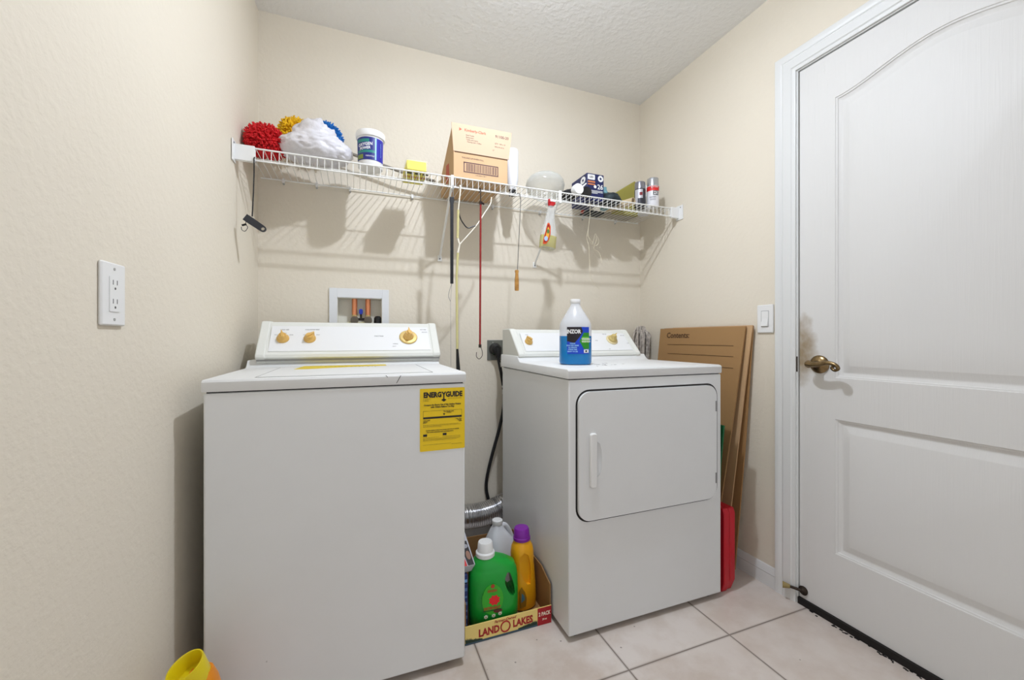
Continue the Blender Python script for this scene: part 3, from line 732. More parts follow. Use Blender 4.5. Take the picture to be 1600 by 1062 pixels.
# crumpled white carrier bag
def crumple(c, a, seed, amp, m, name, parent=None, sub=5, fz=0.0, knot=0):
    bm = bmesh.new(); bmesh.ops.create_icosphere(bm, subdivisions=sub, radius=1); c = Vector(c)
    for v in bm.verts:
        d = v.co.copy()
        f = mnoise.noise(d * 1.6 + Vector((seed, 0, 0))) * 0.35 + abs(mnoise.noise(d * 3.4 + Vector((0, seed, 0)))) * 0.55 + abs(mnoise.noise(d * 8 + Vector((0, 0, seed)))) * 0.25
        r_ = 1 + amp * (f - 0.25)
        dk_ = d.dot(Vector((-0.02, -0.15, 0.99)).normalized())
        if knot and dk_ > 0.80: r_ += knot * ((dk_ - 0.80) / 0.20) ** 1.5 * (0.9 + 0.6 * mnoise.noise(d * 7))
        p = Vector((d.x * a[0], d.y * a[1], d.z * a[2])) * r_ + c
        p.z = max(p.z, fz + 0.001 + 0.0015 * abs(mnoise.noise(d * 9))); p.y = min(p.y, D - 0.008)
        v.co = p
    mb = MB(); mb.bm.free(); mb.bm = bm
    return mb
bm_ = mat('carrier_bag_film', (236, 234, 238), 0.32, sss=0.0, alpha=0.80, bump=0.8, bscale=22, bdist=0.012)
qb = onY(492, 250, 1.82)
t = thing('plastic_bag', (qb.x, qb.y, DECK), 'crumpled white plastic carrier bag stuffed full, at the left end of the shelf', 'plastic bag')
bag = crumple((qb.x + 0.004, 1.812, DECK + 0.064), (0.142, 0.100, 0.066), 2.3, 0.24, bm_, 'bag', fz=DECK, knot=0.75).build('bag_film', bm_, t, smooth=60)
crumple((qb.x + 0.008, 1.812, DECK + 0.040), (0.105, 0.066, 0.036), 5.1, 0.4, bm_, 'x', sub=4, fz=DECK + 0.003).build('contents', mat('bag_contents', (96, 92, 86), 0.8, var=(170, 166, 160), vscale=30), t, label='dark jumbled contents showing through the bag')
# wipes tub
TUBY = 1.765
q = onY(579, 262, TUBY)
t = thing('plastic_tub', (q.x, TUBY, DECK), 'white lidded plastic tub with a blue and green label on the shelf', 'tub')
c = Vector((q.x, TUBY, DECK))
MB().lathe([(0.0, 0), (0.046, 0), (0.048, 0.004), (0.051, 0.128), (0.0515, 0.136), (0, 0.137)], c, 40).build('tub', M_WPLA, t)
MB().lathe([(0.0515, 0.118), (0.056, 0.119), (0.0575, 0.124), (0.0575, 0.137), (0.056, 0.143), (0.051, 0.1455), (0.049, 0.143), (0, 0.1425)], c, 40).build('lid', M_WPLA, t)
def band(c, r0, r1, z0, z1, a0, a1, mi, b, n=20, lift=0.0006):
    R = []
    for k in range(n + 1):
        a = a0 + (a1 - a0) * k / n
        R.append([c + Vector(((r0 + lift) * math.cos(a), (r0 + lift) * math.sin(a), z0)), c + Vector(((r1 + lift) * math.cos(a), (r1 + lift) * math.sin(a), z1))])
    V = [[b.bm.verts.new(p) for p in r] for r in R]
    for k in range(n):
        f = b.bm.faces.new((V[k][0], V[k + 1][0], V[k + 1][1], V[k][1])); f.material_index = mi; f.smooth = True
def ctext(b, s, size, c, r, z, ang, mi, sx=1.0, bold=0.0, lift=0.0014, vert=False, slope=0.0):
    """text wrapped round a cylinder of radius r, centred at angle ang, height z"""
    me = text_mesh(s, size, bold); vs = []
    for p in me.vertices:
        x, y = p.co.x * sx, p.co.y + slope * p.co.x
        if vert: x, y = -p.co.y, p.co.x * sx
        a = ang + x / r; rr = r + lift + p.co.z
        vs.append(b.bm.verts.new(c + Vector((rr * math.cos(a), rr * math.sin(a), z + y))))
    for p in me.polygons:
        try: f = b.bm.faces.new([vs[i] for i in p.vertices]); f.material_index = mi
        except ValueError: pass
    bpy.data.meshes.remove(me)
F0 = math.atan2(-TUBY, -c.x)      # direction facing the viewer
b = MB()
lm = [mat('label_navy', (34, 40, 120), 0.4), mat('label_violet', (44, 44, 158), 0.4), mat('label_white', (236, 238, 240), 0.4), mat('label_teal', (40, 130, 120), 0.4), mat('label_lime', (120, 140, 40), 0.4), mat('label_sky', (150, 200, 236), 0.4)]
band(c, 0.0487, 0.0507, 0.022, 0.112, F0 - 1.45, F0 + 0.45, 0, b)
band(c, 0.0487, 0.0507, 0.022, 0.112, F0 + 0.45, F0 + 1.3, 1, b)
band(c, 0.0487, 0.0507, 0.024, 0.110, F0 + 0.34, F0 + 0.46, 5, b, lift=0.0009)
band(c, 0.0492, 0.0496, 0.050, 0.060, F0 - 1.2, F0 + 0.35, 3, b, lift=0.0009)
band(c, 0.0488, 0.0490, 0.026, 0.044, F0 - 1.3, F0 - 0.6, 4, b, lift=0.0009)
band(c, 0.0503, 0.0505, 0.092, 0.104, F0 - 1.2, F0 - 0.1, 3, b, lift=0.0009)
ctext(b, 'OXYGEN', 0.017, c, 0.0500, 0.082, F0 - 0.45, 2, 0.85, 0.0004, slope=0.1)
ctext(b, 'POWER', 0.015, c, 0.0497, 0.067, F0 - 0.45, 2, 0.85, 0.0004, slope=0.1)
ctext(b, 'MULTI-USE STAIN REMOVER', 0.005, c, 0.0503, 0.068, F0 + 0.85, 5, 0.9, vert=True)
ctext(b, 'VERSATILE', 0.008, c, 0.0490, 0.036, F0 - 0.05, 2, 0.9)
b.build('label', lm, t, smooth=60)

# wrapped sponges leaning back
def Rz(a): return Matrix.Rotation(a, 4, 'Z')
def Rx(a): return Matrix.Rotation(a, 4, 'X')
def Ry(a): return Matrix.Rotation(a, 4, 'Y')
sx0, sx1, sy0, sy1 = onY(634, 256, 1.712).x, onY(668, 262, 1.712).x, 1.712, 1.862
t = thing('sponge_pack', ((sx0 + sx1) / 2, 1.79, DECK), 'see-through pack of yellow sponges lying on the shelf left of the cardboard box', 'sponges')
b = MB()
for k in range(3): b.box(sx0 + 0.004, sx1 - 0.004, sy0 + 0.003 + k * 0.049, sy0 + 0.049 + k * 0.049, DECK + 0.004, DECK + 0.044)
b.build('sponge_block', mat('sponge_yellow', (244, 226, 16), 0.9, bump=0.6, bscale=300, bdist=0.001), t, bevel=0.004)
MB().box(sx0, sx1, sy0 - 0.002, sy1 + 0.006, DECK + 0.0006, DECK + 0.048).build('wrapper', mat('clear_film', (240, 240, 226), 0.15, alpha=0.22), t, bevel=0.006)
b = MB(); o = Vector(((sx0 + sx1) / 2, (sy0 + sy1) / 2, DECK + 0.0004)); u, v = UX, Vector((0, -1, 0)); hw = (sx1 - sx0) / 2
b.prism(rect(-hw, hw, -0.074, 0.072), o, u, v, 0, 0.0002, 0)
for k in range(3): b.prism(rect(-hw + 0.008 + k * 0.032, -hw + 0.032 + k * 0.032, 0.040, 0.056), o, u, v, 0.0002, 0.0005, 1)
b.text('SPONGES', 0.024, o + v * 0.006, u, v, 2, 0.0008, 0.9, 0.0006)
for k in range(3): b.prism(rect(-hw + 0.006 + k * 0.034, -hw + 0.028 + k * 0.034, -0.052, -0.036), o, u, v, 0.0002, 0.0005, 1)
b.build('label', [mat('sponge_label', (222, 212, 90), 0.5), M_INK, mat('label_brick', (176, 84, 40), 0.5)], t)

# open cardboard box
t = thing('cardboard_box', (0.51, 1.86, DECK), 'open brown cardboard box with a barcode and raised flaps, on the middle of the shelf', 'cardboard box')
bx0, bx1, by0, by1, bh = 0.386, 0.632, 1.712, 1.992, 0.110
b = MB(); th = 0.004
b.box(bx0, bx1, by0, by0 + th, DECK, DECK + bh).box(bx0, bx1, by1 - th, by1, DECK, DECK + bh).box(bx0, bx0 + th, by0 + th, by1 - th, DECK, DECK + bh).box(bx1 - th, bx1, by0 + th, by1 - th, DECK, DECK + bh)
b.box(bx0 + th, bx1 - th, by0 + th, by1 - th, DECK, DECK + 0.004)
body = b.build('box_body', M_CARD, t, bevel=0.001)
b = MB(); zt2 = DECK + bh
b.prism([(-0.001, 0.0015), (0.252, 0.0015), (0.262, 0.118), (-0.012, 0.116)], (bx0, by0 + 0.002, zt2), UX, Vector((0, -0.10, 1)), 0, 0.003)
b.prism([(0.004, -0.0035), (0.246, -0.0035), (0.246, 0.0015), (0.004, 0.0015)], (bx0, by0 - 0.0006, zt2), UX, UZ, 0, 0.0005, 1)
ff = b.build('front_flap', [mat('cardboard_flap', (212, 183, 154), 0.8), mat('crease_brown', (92, 64, 40), 0.8)], t)
b = MB()
b.prism([(0, 0), (0.275, -0.004), (0.035, 0.118), (-0.008, 0.116)], (bx0 + 0.002, by0 + 0.004, zt2), UY, Vector((-0.02, 0, 1)), 0, 0.003)
b.build('side_flap', M_CARD, t); b = MB()
b.prism([(0.0, 0.0), (0.27, 0.0), (0.255, 0.06), (0.02, 0.06)], (bx1 - 0.002, by0 + 0.006, zt2), UY, Vector((0.45, 0, 1)), -0.003, 0)
b.build('side_flap', M_CARD, t)
b = MB()
b.prism([(0.04, 0.010), (0.10, 0.03), (0.085, 0.095), (0.03, 0.105), (0.02, 0.05)], (bx0 - 0.0003, by1 - 0.10 - 0.0, DECK), -UY, UZ, 0, 0.0004)
b.build('print_patch', mat('red_print', (190, 84, 58), 0.7), body, label='faded red print on the side')
b = MB(); fy = by0 - 0.0003; u0 = Vector((bx0 + 0.022, fy, DECK))
bx_, bz_ = 0.024, 0.026
b.prism(rect(bx_, bx_ + 0.158, bz_, bz_ + 0.004), (bx0 + 0.02, fy, DECK), UX, UZ, 0, 0.0004); b.prism(rect(bx_, bx_ + 0.158, bz_ + 0.041, bz_ + 0.045), (bx0 + 0.02, fy, DECK), UX, UZ, 0, 0.0004)
b.prism(rect(bx_, bx_ + 0.004, bz_, bz_ + 0.045), (bx0 + 0.02, fy, DECK), UX, UZ, 0, 0.0004); b.prism(rect(bx_ + 0.154, bx_ + 0.158, bz_, bz_ + 0.045), (bx0 + 0.02, fy, DECK), UX, UZ, 0, 0.0004)
random.seed(11); x = bx_ + 0.012
while x < bx_ + 0.146:
    ww = random.choice((0.0012, 0.0012, 0.0026, 0.0034)); b.prism(rect(x, x + ww, bz_ + 0.006, bz_ + 0.039), (bx0 + 0.02, fy, DECK), UX, UZ, 0, 0.0004); x += ww + random.choice((0.0012, 0.0022, 0.003))
b.text('THIS END UP WHEN FULL', 0.0085, Vector((bx0 + 0.085, fy, DECK + 0.088)), UX, UZ)
b.text('3 00 36000 11785 7', 0.006, Vector((bx0 + 0.122, fy, DECK + 0.0185)), UX, UZ)
b.build('lettering', mat('brown_ink', (96, 66, 70), 0.7), body)
b = MB(); v = Vector((0, -0.10, 1)).normalized(); o = Vector((bx0, by0 + 0.002, zt2)) + UX.cross(v) * 0.003
def ft(s, u_, v_, size, mi=0, bold=0): b.text(s, size, o + UX * u_ + v * v_, UX, v, mi, bold)
ft('Kimberly-Clark', 0.093, 0.094, 0.0155, 1, 0.0002)
b.prism(ell(0.026, 0.094, 0.008, n=3), o, UX, v, 0, 0.0003, 1)
ft('91100-20', 0.216, 0.090, 0.0165, 0, 0.0002)
for k, (s, u_) in enumerate((('Hand Towels', 0.070), ('Essuie-mains', 0.070), ('Toallas para manos', 0.080), ('Cleaning cloth / Chiffon', 0.090))): ft(s, u_, 0.074 - k * 0.009, 0.0068)
ft('QTY  100 x 10', 0.208, 0.060, 0.0080); ft('MFG IN U.S.A.', 0.206, 0.046, 0.0075); ft('L7', 0.178, 0.030, 0.008)
b.build('lettering', [mat('brown_ink', (96, 66, 70), 0.7), mat('coral_ink', (206, 100, 76), 0.7)], ff)

# white bottle upended beside the box
q = onY(801, 260, 1.90)
t = thing('upturned_bottle', (0.700, 1.85, DECK), 'white bottle standing upside down on its black cap, right of the cardboard box', 'bottle')
c = onY(800.5, 312, 1.84); c.z = DECK
MB().lathe([(0, 0.0), (0.017, 0.0), (0.018, 0.004), (0.017, 0.026), (0, 0.027)], c, 24).build('cap', M_BLK, t)
MB().lathe([(0.016, 0.026), (0.019, 0.030), (0.022, 0.038), (0.026, 0.060), (0.029, 0.075), (0.029, 0.212), (0.026, 0.221), (0, 0.223)], c, 32).build('bottle_body', mat('milky_plastic', (236, 238, 242), 0.3), t)

# clear glass globe
q = onY(851, 300, 1.83)
G = [(0.046, 0.0), (0.050, 0.006), (0.072, 0.016), (0.090, 0.036), (0.097, 0.062), (0.093, 0.086), (0.078, 0.106), (0.055, 0.119), (0.028, 0.1255), (0.0, 0.127)]
t = MB().lathe(G + [(r - 0.0025 if r > 0.003 else 0, z - 0.0015 if r < 0.08 else z) for r, z in G[::-1]], (q.x, 1.825, DECK), 48, caps=(False, False)).thing('glass_globe', mat('seeded_glass', (214, 216, 210), 0.08, alpha=0.13, bump=0.6, bscale=26, bdist=0.008, spec=1.0), 'clear glass lamp globe resting on the shelf above the spray bottle', 'glass globe', smooth=60)

gm = _mats['seeded_glass']; nt_ = gm.node_tree; lw = nt_.nodes.new('ShaderNodeLayerWeight'); lw.inputs['Blend'].default_value = 0.35
mr = nt_.nodes.new('ShaderNodeMapRange'); mr.inputs['To Min'].default_value = 0.10; mr.inputs['To Max'].default_value = 0.62
nt_.links.new(lw.outputs['Facing'], mr.inputs['Value']); nt_.links.new(mr.outputs[0], nt_.nodes['Principled BSDF'].inputs['Alpha'])

# navy box of a bulb pack
q0, q1 = onY(917, 300, 1.76), onY(943.5, 300, 1.76)
t = thing('bulb_box', ((q0.x + q1.x) / 2, 1.80, DECK), 'navy blue retail box marked 26 near the right end of the shelf', 'box')
zt3 = onY(930, 271.5, 1.76).z; hb = zt3 - DECK; wb = q1.x - q0.x
MB().box(q0.x, q1.x, 1.76, 1.915, DECK, zt3).build('carton', mat('navy_card', (26, 34, 84), 0.4), t, bevel=0.003)
b = MB(); o = Vector((q0.x, 1.7598, DECK))
def bt(s, u_, v_, size, mi, bold=0): b.text(s, size, o + UX * (u_ * wb) + UZ * (v_ * hb), UX, UZ, mi, bold, 1, 0.0006)
b.prism(rrect(wb * 0.42, hb * 0.19, 0.004, cx=wb * 0.26, cy=hb * 0.86), o, UX, UZ, 0, 0.0004, 0)
b.prism(ell(wb * 0.80, hb * 0.84, wb * 0.16), o, UX, UZ, 0, 0.0004, 0)
b.prism(ell(wb * 0.80, hb * 0.84, wb * 0.06), o, UX, UZ, 0.0004, 0.0006, 2)
b.prism(rect(wb * 0.06, wb * 0.48, hb * 0.66, hb * 0.72), o, UX, UZ, 0, 0.0004, 1); b.prism(rect(wb * 0.06, wb * 0.48, hb * 0.57, hb * 0.62), o, UX, UZ, 0, 0.0004, 1)
b.prism(ell(wb * 0.48, hb * 0.52, wb * 0.08), o, UX, UZ, 0, 0.0004, 0)
bt('26', 0.78, 0.52, 0.034, 0, 0.0006); bt('LED', 0.26, 0.86, 0.013, 3, 0.0003)
for k in range(3): b.prism(rect(wb * 0.08, wb * (0.93 - 0.3 * (k == 2)), hb * (0.36 - 0.045 * k), hb * (0.38 - 0.045 * k)), o, UX, UZ, 0, 0.0004, 0)
o2 = Vector((q0.x - 0.0003, 1.915, DECK))
for k, (yy, zz_) in enumerate(((0.118, 0.80), (0.055, 0.62))):
    b.prism(ell(yy, hb * zz_, 0.024, 0.018), o2, -UY, UZ, 0, 0.0004, 0); b.prism(ell(yy, hb * zz_, 0.008, 0.006), o2, -UY, UZ, 0.0004, 0.0006, 2)
b.build('print', [M_WPLA, mat('orange_print', (200, 120, 70), 0.5), mat('navy_card', (26, 34, 84), 0.4), M_INK], t)

# white and black adapters in front of the navy box
q = onY(900, 297, 1.74)
t = thing('plug_adapter', (q.x, 1.74, DECK), 'white adapter with an angled stem and black round end, in front of the navy box', 'adapter')
MB().lathe([(0, 0), (0.025, 0), (0.027, 0.006), (0.027, 0.030), (0.024, 0.036), (0, 0.037)], (q.x - 0.002, 1.742, DECK + 0.027), 28, M=Matrix.Rotation(PI / 2, 3, 'X')).build('white_body', M_WPLA, t)
q2 = onY(915, 302, 1.735)
MB().lathe([(0, 0), (0.023, 0), (0.0245, 0.005), (0.0245, 0.024), (0, 0.026)], (q2.x + 0.002, 1.745, DECK + 0.0245), 28, M=Matrix.Rotation(PI / 2, 3, 'X')).build('black_end', M_BLK, t)
MB().cyl(onY(903, 298, 1.712), onY(916, 286.5, 1.712), 0.006, 0.003).build('stem', M_WPLA, t)
b = crumple((onY(888, 308, 1.80).x + 0.012, 1.82, DECK + 0.03), (0.045, 0.075, 0.026), 8.8, 0.4, M_BLK, 'x', sub=4, fz=DECK)
b.thing('black_pouch', mat('black_fabric', (34, 34, 36), 0.7), 'crumpled black pouch between the glass globe and the navy box', 'pouch', smooth=60)

q = onY(947, 300, 1.84)
b = MB(); b.sell([(DECK, .02, .028), (DECK + .05, .021, .028), (DECK + .08, .018, .024), (DECK + .10, .010, .012), (DECK + .118, .009, .009)], 24, M=Matrix.Translation((q.x + 0.005, 1.86, 0)))
b.thing('teal_bottle', mat('teal_plastic', (110, 156, 166), 0.35), 'small teal plastic bottle behind the navy box', 'bottle')
q = onY(956, 305, 1.78)
MB_ = crumple((q.x, 1.80, DECK + 0.028), (0.060, 0.062, 0.036), 12.1, 0.25, M_BLK, 'x', sub=4, fz=DECK)
MB_.thing('dark_cloth', mat('dark_teal_cloth', (44, 58, 62), 0.6, var=(26, 30, 34), vscale=24), 'dark rounded bundle of cloth right of the navy box', 'cloth', smooth=60)
# olive folded bag
P = [onY(958, 304, 1.90), onY(968, 297, 1.90), onY(990, 284, 1.90), onY(996, 291, 1.90), onY(998, 312, 1.90)]
zb0 = DECK + 0.001
b = MB().prism([(P[0].x, zb0), (P[0].x, P[0].z), (P[1].x, P[1].z), (P[2].x, P[2].z), (P[3].x, P[3].z), (P[4].x, zb0)], (0, 1.90, 0), UX, UZ, -0.02, 0.012)
b.thing('olive_pouch', mat('olive_paper', (158, 150, 72), 0.7, bump=0.3, bscale=40), 'olive green paper pouch leaning behind the cardboard tube', 'pouch', bevel=0.003)
# cardboard tube with an open end
a_ = onY(990, 309, 1.745); a_.z = DECK + 0.0205; e_ = Vector((a_.x - 0.055, 1.90, DECK + 0.0205))
b = MB(); x, y = frame(e_ - a_); R = []
for p, r_ in ((e_, 0.019), (a_, 0.019), (a_, 0.0165), (a_ + (e_ - a_) * 0.9, 0.0165)): R.append([p + x * r_ * math.cos(2 * PI * i / 28) + y * r_ * math.sin(2 * PI * i / 28) for i in range(28)])
b.loft(R)
b.thing('cardboard_tube', mat('tan_tube', (206, 186, 150), 0.8), 'short tan cardboard tube with its dark open end facing out, on the shelf', 'cardboard tube')
q = onY(975, 306, 1.80); b = MB().lathe([(0, 0), (0.012, 0), (0.013, 0.005), (0.013, 0.050), (0.008, 0.060), (0.0, 0.061)], (q.x, 1.84, DECK), 20)
b.thing('small_vial', mat('brown_glass', (46, 34, 28), 0.3), 'small dark brown vial behind the cardboard tube', 'bottle')

# spray cans
def spray_can(px_, Y, h, r, label, caps, bodym, name='spray_can', capsz=0.045, group=None):
    q = onY(px_, 300, Y); c = Vector((q.x, Y, DECK))
    t = thing(name, c, label, 'spray can', group)
    MB().lathe([(0, 0), (r * 0.94, 0), (r, 0.004), (r, h - capsz - 0.006), (r * 0.9, h - capsz)], c, 32).build('can_body', bodym, t)
    MB().lathe([(0, h - capsz - 0.002), (r * 0.97, h - capsz - 0.002), (r * 0.93, h - 0.004), (r * 0.88, h), (0, h)], c, 32).build('cap', caps, t)
    return t, c
M_SIL = mat('silver_plastic', (176, 178, 182), 0.28, 0.7)
t, c = spray_can(1000, 1.775, 0.135, 0.029, 'spray can with a silver cap and dark body, left of the red-banded can', mat('gunmetal', (140, 140, 148), 0.3, 0.7), mat('can_dark', (44, 44, 52), 0.35), capsz=0.036)
b = MB(); Fc = math.atan2(-c.y, -c.x); band(c, .029, .029, .012, .092, Fc - 1.0, Fc + .5, 0, b); band(c, .029, .029, .060, .076, Fc - .1, Fc + .45, 1, b, lift=.0009)
band(c, .029, .029, .012, .045, Fc - .4, Fc + .5, 2, b, lift=.0009)
b.build('label', [mat('label_silver', (196, 196, 202), 0.4, 0.3), mat('label_maroon', (130, 44, 50), 0.4), mat('label_dark', (50, 50, 58), 0.4)], t, smooth=60)
t, c = spray_can(1020, 1.745, 0.152, 0.031, 'white spray can with a red band and silver cap, right end of the shelf', M_SIL, mat('can_white', (226, 226, 230), 0.35), capsz=0.040)
b = MB(); Fc = math.atan2(-c.y, -c.x); band(c, .031, .031, .082, .106, Fc - 1.4, Fc + 1.4, 0, b, lift=0.0006)
band(c, .031, .031, .058, .081, Fc + .05, Fc + 1.0, 1, b, lift=0.0009)
ctext(b, 'RUST-OLEUM', 0.0075, c, 0.031, 0.100, Fc + 0.3, 2, 0.8, 0.0002)
ctext(b, '2X', 0.022, c, 0.031, 0.0685, Fc + 0.5, 3, 0.8, 0.0005)
ctext(b, 'PAINTER\'S', 0.009, c, 0.031, 0.047, Fc, 4, 0.8, 0.0002); ctext(b, 'TOUCH', 0.010, c, 0.031, 0.035, Fc, 4, 0.8, 0.0002)
b.build('label', [mat('label_red', (210, 36, 36), 0.4), mat('label_grey', (86, 88, 92), 0.4), M_WPLA, mat('label_paleink', (236, 236, 236), 0.4), mat('label_midgrey', (150, 150, 156), 0.4)], t, smooth=60)
spray_can(1005, 1.87, 0.160, 0.030, 'spray can with a tall white cap, behind the two silver-capped cans', M_WPLA, mat('can_white', (226, 226, 230), 0.35))
# flat things under the clutter
def flat(name, m, lab, cat, x0, x1, y0, y1, h, rot=0.0):
    c = Vector(((x0 + x1) / 2, (y0 + y1) / 2, DECK)); Mm = Matrix.Translation(c) @ Rz(rot)
    MB().box(-(x1 - x0) / 2, (x1 - x0) / 2, -(y1 - y0) / 2, (y1 - y0) / 2, 0.0, h, M=Mm).thing(name, m, lab, cat, bevel=0.0015)

flat('dark_folder', mat('folder_black', (36, 46, 50), 0.5), 'flat dark folder lying at the back of the shelf right of the navy box', 'folder', 1.17, 1.285, 1.925, 2.0, 0.010)
flat('grey_pad', mat('pad_grey', (168, 160, 144), 0.6), 'flat grey pad lying at the back right corner of the shelf', 'pad', 1.295, 1.50, 1.925, 2.0, 0.014)
q = onY(915, 335, 1.95)
MB().cyl((q.x - 0.02, 1.965, DECK + 0.009), (q.x + 0.035, 1.945, DECK + 0.009), 0.009).thing('red_tube', mat('red_tube', (196, 60, 44), 0.4), 'small red tube lying behind the navy box on the shelf', 'tube')

# ------------------------------------------------------------------ things hanging from the shelf front
HY_ = SY0 - 0.010
def hook_over(b, x, r, z_end, y=HY_, mi=0):
    """small loop over the lower rail, then straight down"""
    b.tube(bez([(x, SY0 + 0.010, 1.664), (x, SY0 + 0.008, 1.676), (x, SY0, 1.6795), (x, y, 1.672), (x, y, 1.655), (x, y, z_end)], 6), r, 7, mi)
# black strap with a clip at the left end
a_ = onY(396, 258, HY_); e_ = onY(393, 338, HY_)
t = thing('hanging_remote', (a_.x, HY_, e_.z - 0.06), 'black remote hanging from a thin cord at the left end of the shelf', 'remote')
b = MB(); hook_over(b, a_.x + 0.002, 0.0022, 1.62); b.tube([(a_.x + 0.002, HY_, 1.625), (a_.x, HY_, 1.55), (e_.x + 0.002, HY_, e_.z)], 0.0022, 8); b.build('cord', M_BLK, t)
A_, B2 = onY(383, 339, HY_ - 0.004), onY(413, 359, HY_ - 0.004); u = (B2 - A_).normalized(); v = Vector((-u.z, 0, u.x)); v = -v if v.z < 0 else v
L_ = (B2 - A_).length
b = MB(); P = [(0, -0.012), (0, 0.012)] + [(L_ * 0.3, 0.0125), (L_ - 0.008, 0.0115)] + [(L_ - 0.006 + 0.0115 * math.sin(a), 0.0115 * math.cos(a)) for a in [PI * k / 8 for k in range(1, 8)]] + [(L_ - 0.008, -0.0115), (L_ * 0.3, -0.0125)]
b.prism(P[::-1], A_, u, v, -0.004, 0.005)
rem = b.build('remote_body', mat('charcoal_plastic', (44, 46, 52), 0.45), t)
cut(rem, MB().cyl(A_ + u * (L_ - 0.005) + Vector((0, -0.03, 0)), A_ + u * (L_ - 0.005) + Vector((0, 0.03, 0)), 0.0062))
q = onY(381, 352, HY_)
b = MB().tube(bez([A_ + u * 0.01 - v * 0.010, onY(384, 350, HY_), onY(387, 355, HY_), onY(383, 361, HY_), onY(378, 359, HY_), onY(377, 354, HY_)], 8), 0.0011, 6).cyl(onY(378, 352, HY_), onY(385, 350, HY_), 0.0035)
b.build('clip', M_BLK, t)
# thin thread with a small blade beside the bracket, against the left wall
xw = wall_left_x(1.70)
# long black tubular spring bar
a_, e_ = onY(708, 308, HY_), onY(706, 443, HY_)
t = thing('black_bar', (a_.x, HY_, e_.z), 'slim black bar hanging left of the yellow forked rod', 'bar')
b = MB(); b.prism([(-0.0065, 0.0), (0.0065, 0.0), (0.0068, a_.z - e_.z - 0.03), (0.0098, a_.z - e_.z - 0.014), (0.009, a_.z - e_.z), (-0.009, a_.z - e_.z), (-0.0098, a_.z - e_.z - 0.014), (-0.0068, a_.z - e_.z - 0.03)], (e_.x, HY_, e_.z), UX, UZ, -0.003, 0.003)
b.build('bar', mat('black_rubber', (26, 26, 28), 0.5), t, bevel=0.001)
b = MB(); hook_over(b, a_.x, 0.0016, a_.z - 0.004); b.build('hanging_loop', mat('grey_wire', (130, 130, 128), 0.4, 0.6), t)
b = MB(); b.tube(bez([e_ + Vector((0, 0, 0.002)), onY(702, 455, HY_), onY(701, 463, HY_), onY(704, 471, HY_)], 8), 0.0010, 6)
b.tube([e_, onY(704, 470, HY_), onY(704.5, 572, HY_)], 0.0006, 5); b.build('wire_loop', mat('grey_wire', (130, 130, 128), 0.4, 0.6), t)
# yellow forked cord
f0 = onY(719, 292, HY_); f1 = onY(716, 328, HY_); f2 = onY(715, 372, HY_); f3 = onY(718, 382, HY_); f4 = onY(715.5, 395, HY_); f5 = onY(713.5, 430, HY_); f6 = onY(714.5, 545, HY_); f7 = onY(716, 577, HY_)
t = thing('forked_stake', (f3.x, HY_, f7.z), 'pale yellow rod with a white Y-shaped fork, hanging left of the red bungee', 'rod')
MB().tube([f4, f5, (f5 + f6) / 2, f6], 0.0052, 10).build('rod', mat('pale_yellow_plastic', (206, 198, 140), 0.45), t)
MB().tube([f6, f7, f7 - Vector((0, 0, 0.05))], [0.005, 0.0085, 0.0085], 10).build('black_tip', M_BLK, t)
b = MB(); hook_over(b, f0.x + 0.001, 0.0028, f0.z - 0.02); b.tube([(f0.x + 0.001, HY_, f0.z - 0.015), f1], 0.0028, 8); b.tube([f2, f3, f4], [0.0045, 0.004, 0.0045], 8)
g1, g2, g3 = onY(743, 354, HY_), onY(757, 333, HY_ + .012), onY(766, 319, HY_ + .014)
b.tube(bez([f3, g1, g2, g3, onY(768, 308, HY_ + 0.014)], 8), 0.0026, 8); b.build('fork', mat('white_rubber', (232, 226, 210), 0.5), t)
MB().tube([f1, f2], 0.0052, 10).build('sleeve', mat('pale_yellow_plastic', (206, 198, 140), 0.45), t)
MB().tube(bez([f1, onY(719, 340, HY_), onY(724, 349, HY_), onY(731, 356, HY_), onY(741, 353, HY_), g1], 8), 0.0026, 8).build('black_strap', M_BLK, t)
# red bungee with hooks
a_, e_ = onY(751, 317, HY_), onY(750, 540, HY_)
t = thing('bungee_cord', (a_.x, HY_, e_.z - 0.05), 'dark red bungee cord with a metal hook at its lower end', 'bungee cord')
MB().tube([a_, (a_ + e_) / 2, e_], 0.0042, 10).build('cord', mat('red_woven', (158, 42, 36), 0.7, var=(120, 24, 24), vscale=300), t)
b = MB(); b.cyl(a_ + Vector((0, 0, -0.006)), a_ + Vector((0, 0, 0.006)), 0.0062).cyl(a_ + Vector((0, 0, 0.004)), a_ + Vector((0.016, 0, -0.004)), 0.004); hook_over(b, a_.x, 0.002, a_.z); b.build('top_hook', mat('black_hook', (40, 26, 24), 0.4, 0.3), t)
b = MB(); b.cyl(e_ + Vector((0, 0, -0.008)), e_ + Vector((0, 0, 0.006)), 0.0062)
b.tube(bez([e_, onY(753, 547, HY_), onY(753.5, 555, HY_), onY(749, 560.5, HY_), onY(744.5, 557, HY_), onY(744.5, 550, HY_)], 8), 0.0014, 7); b.build('bottom_hook', mat('dark_steel', (70, 60, 52), 0.35, 0.8), t)
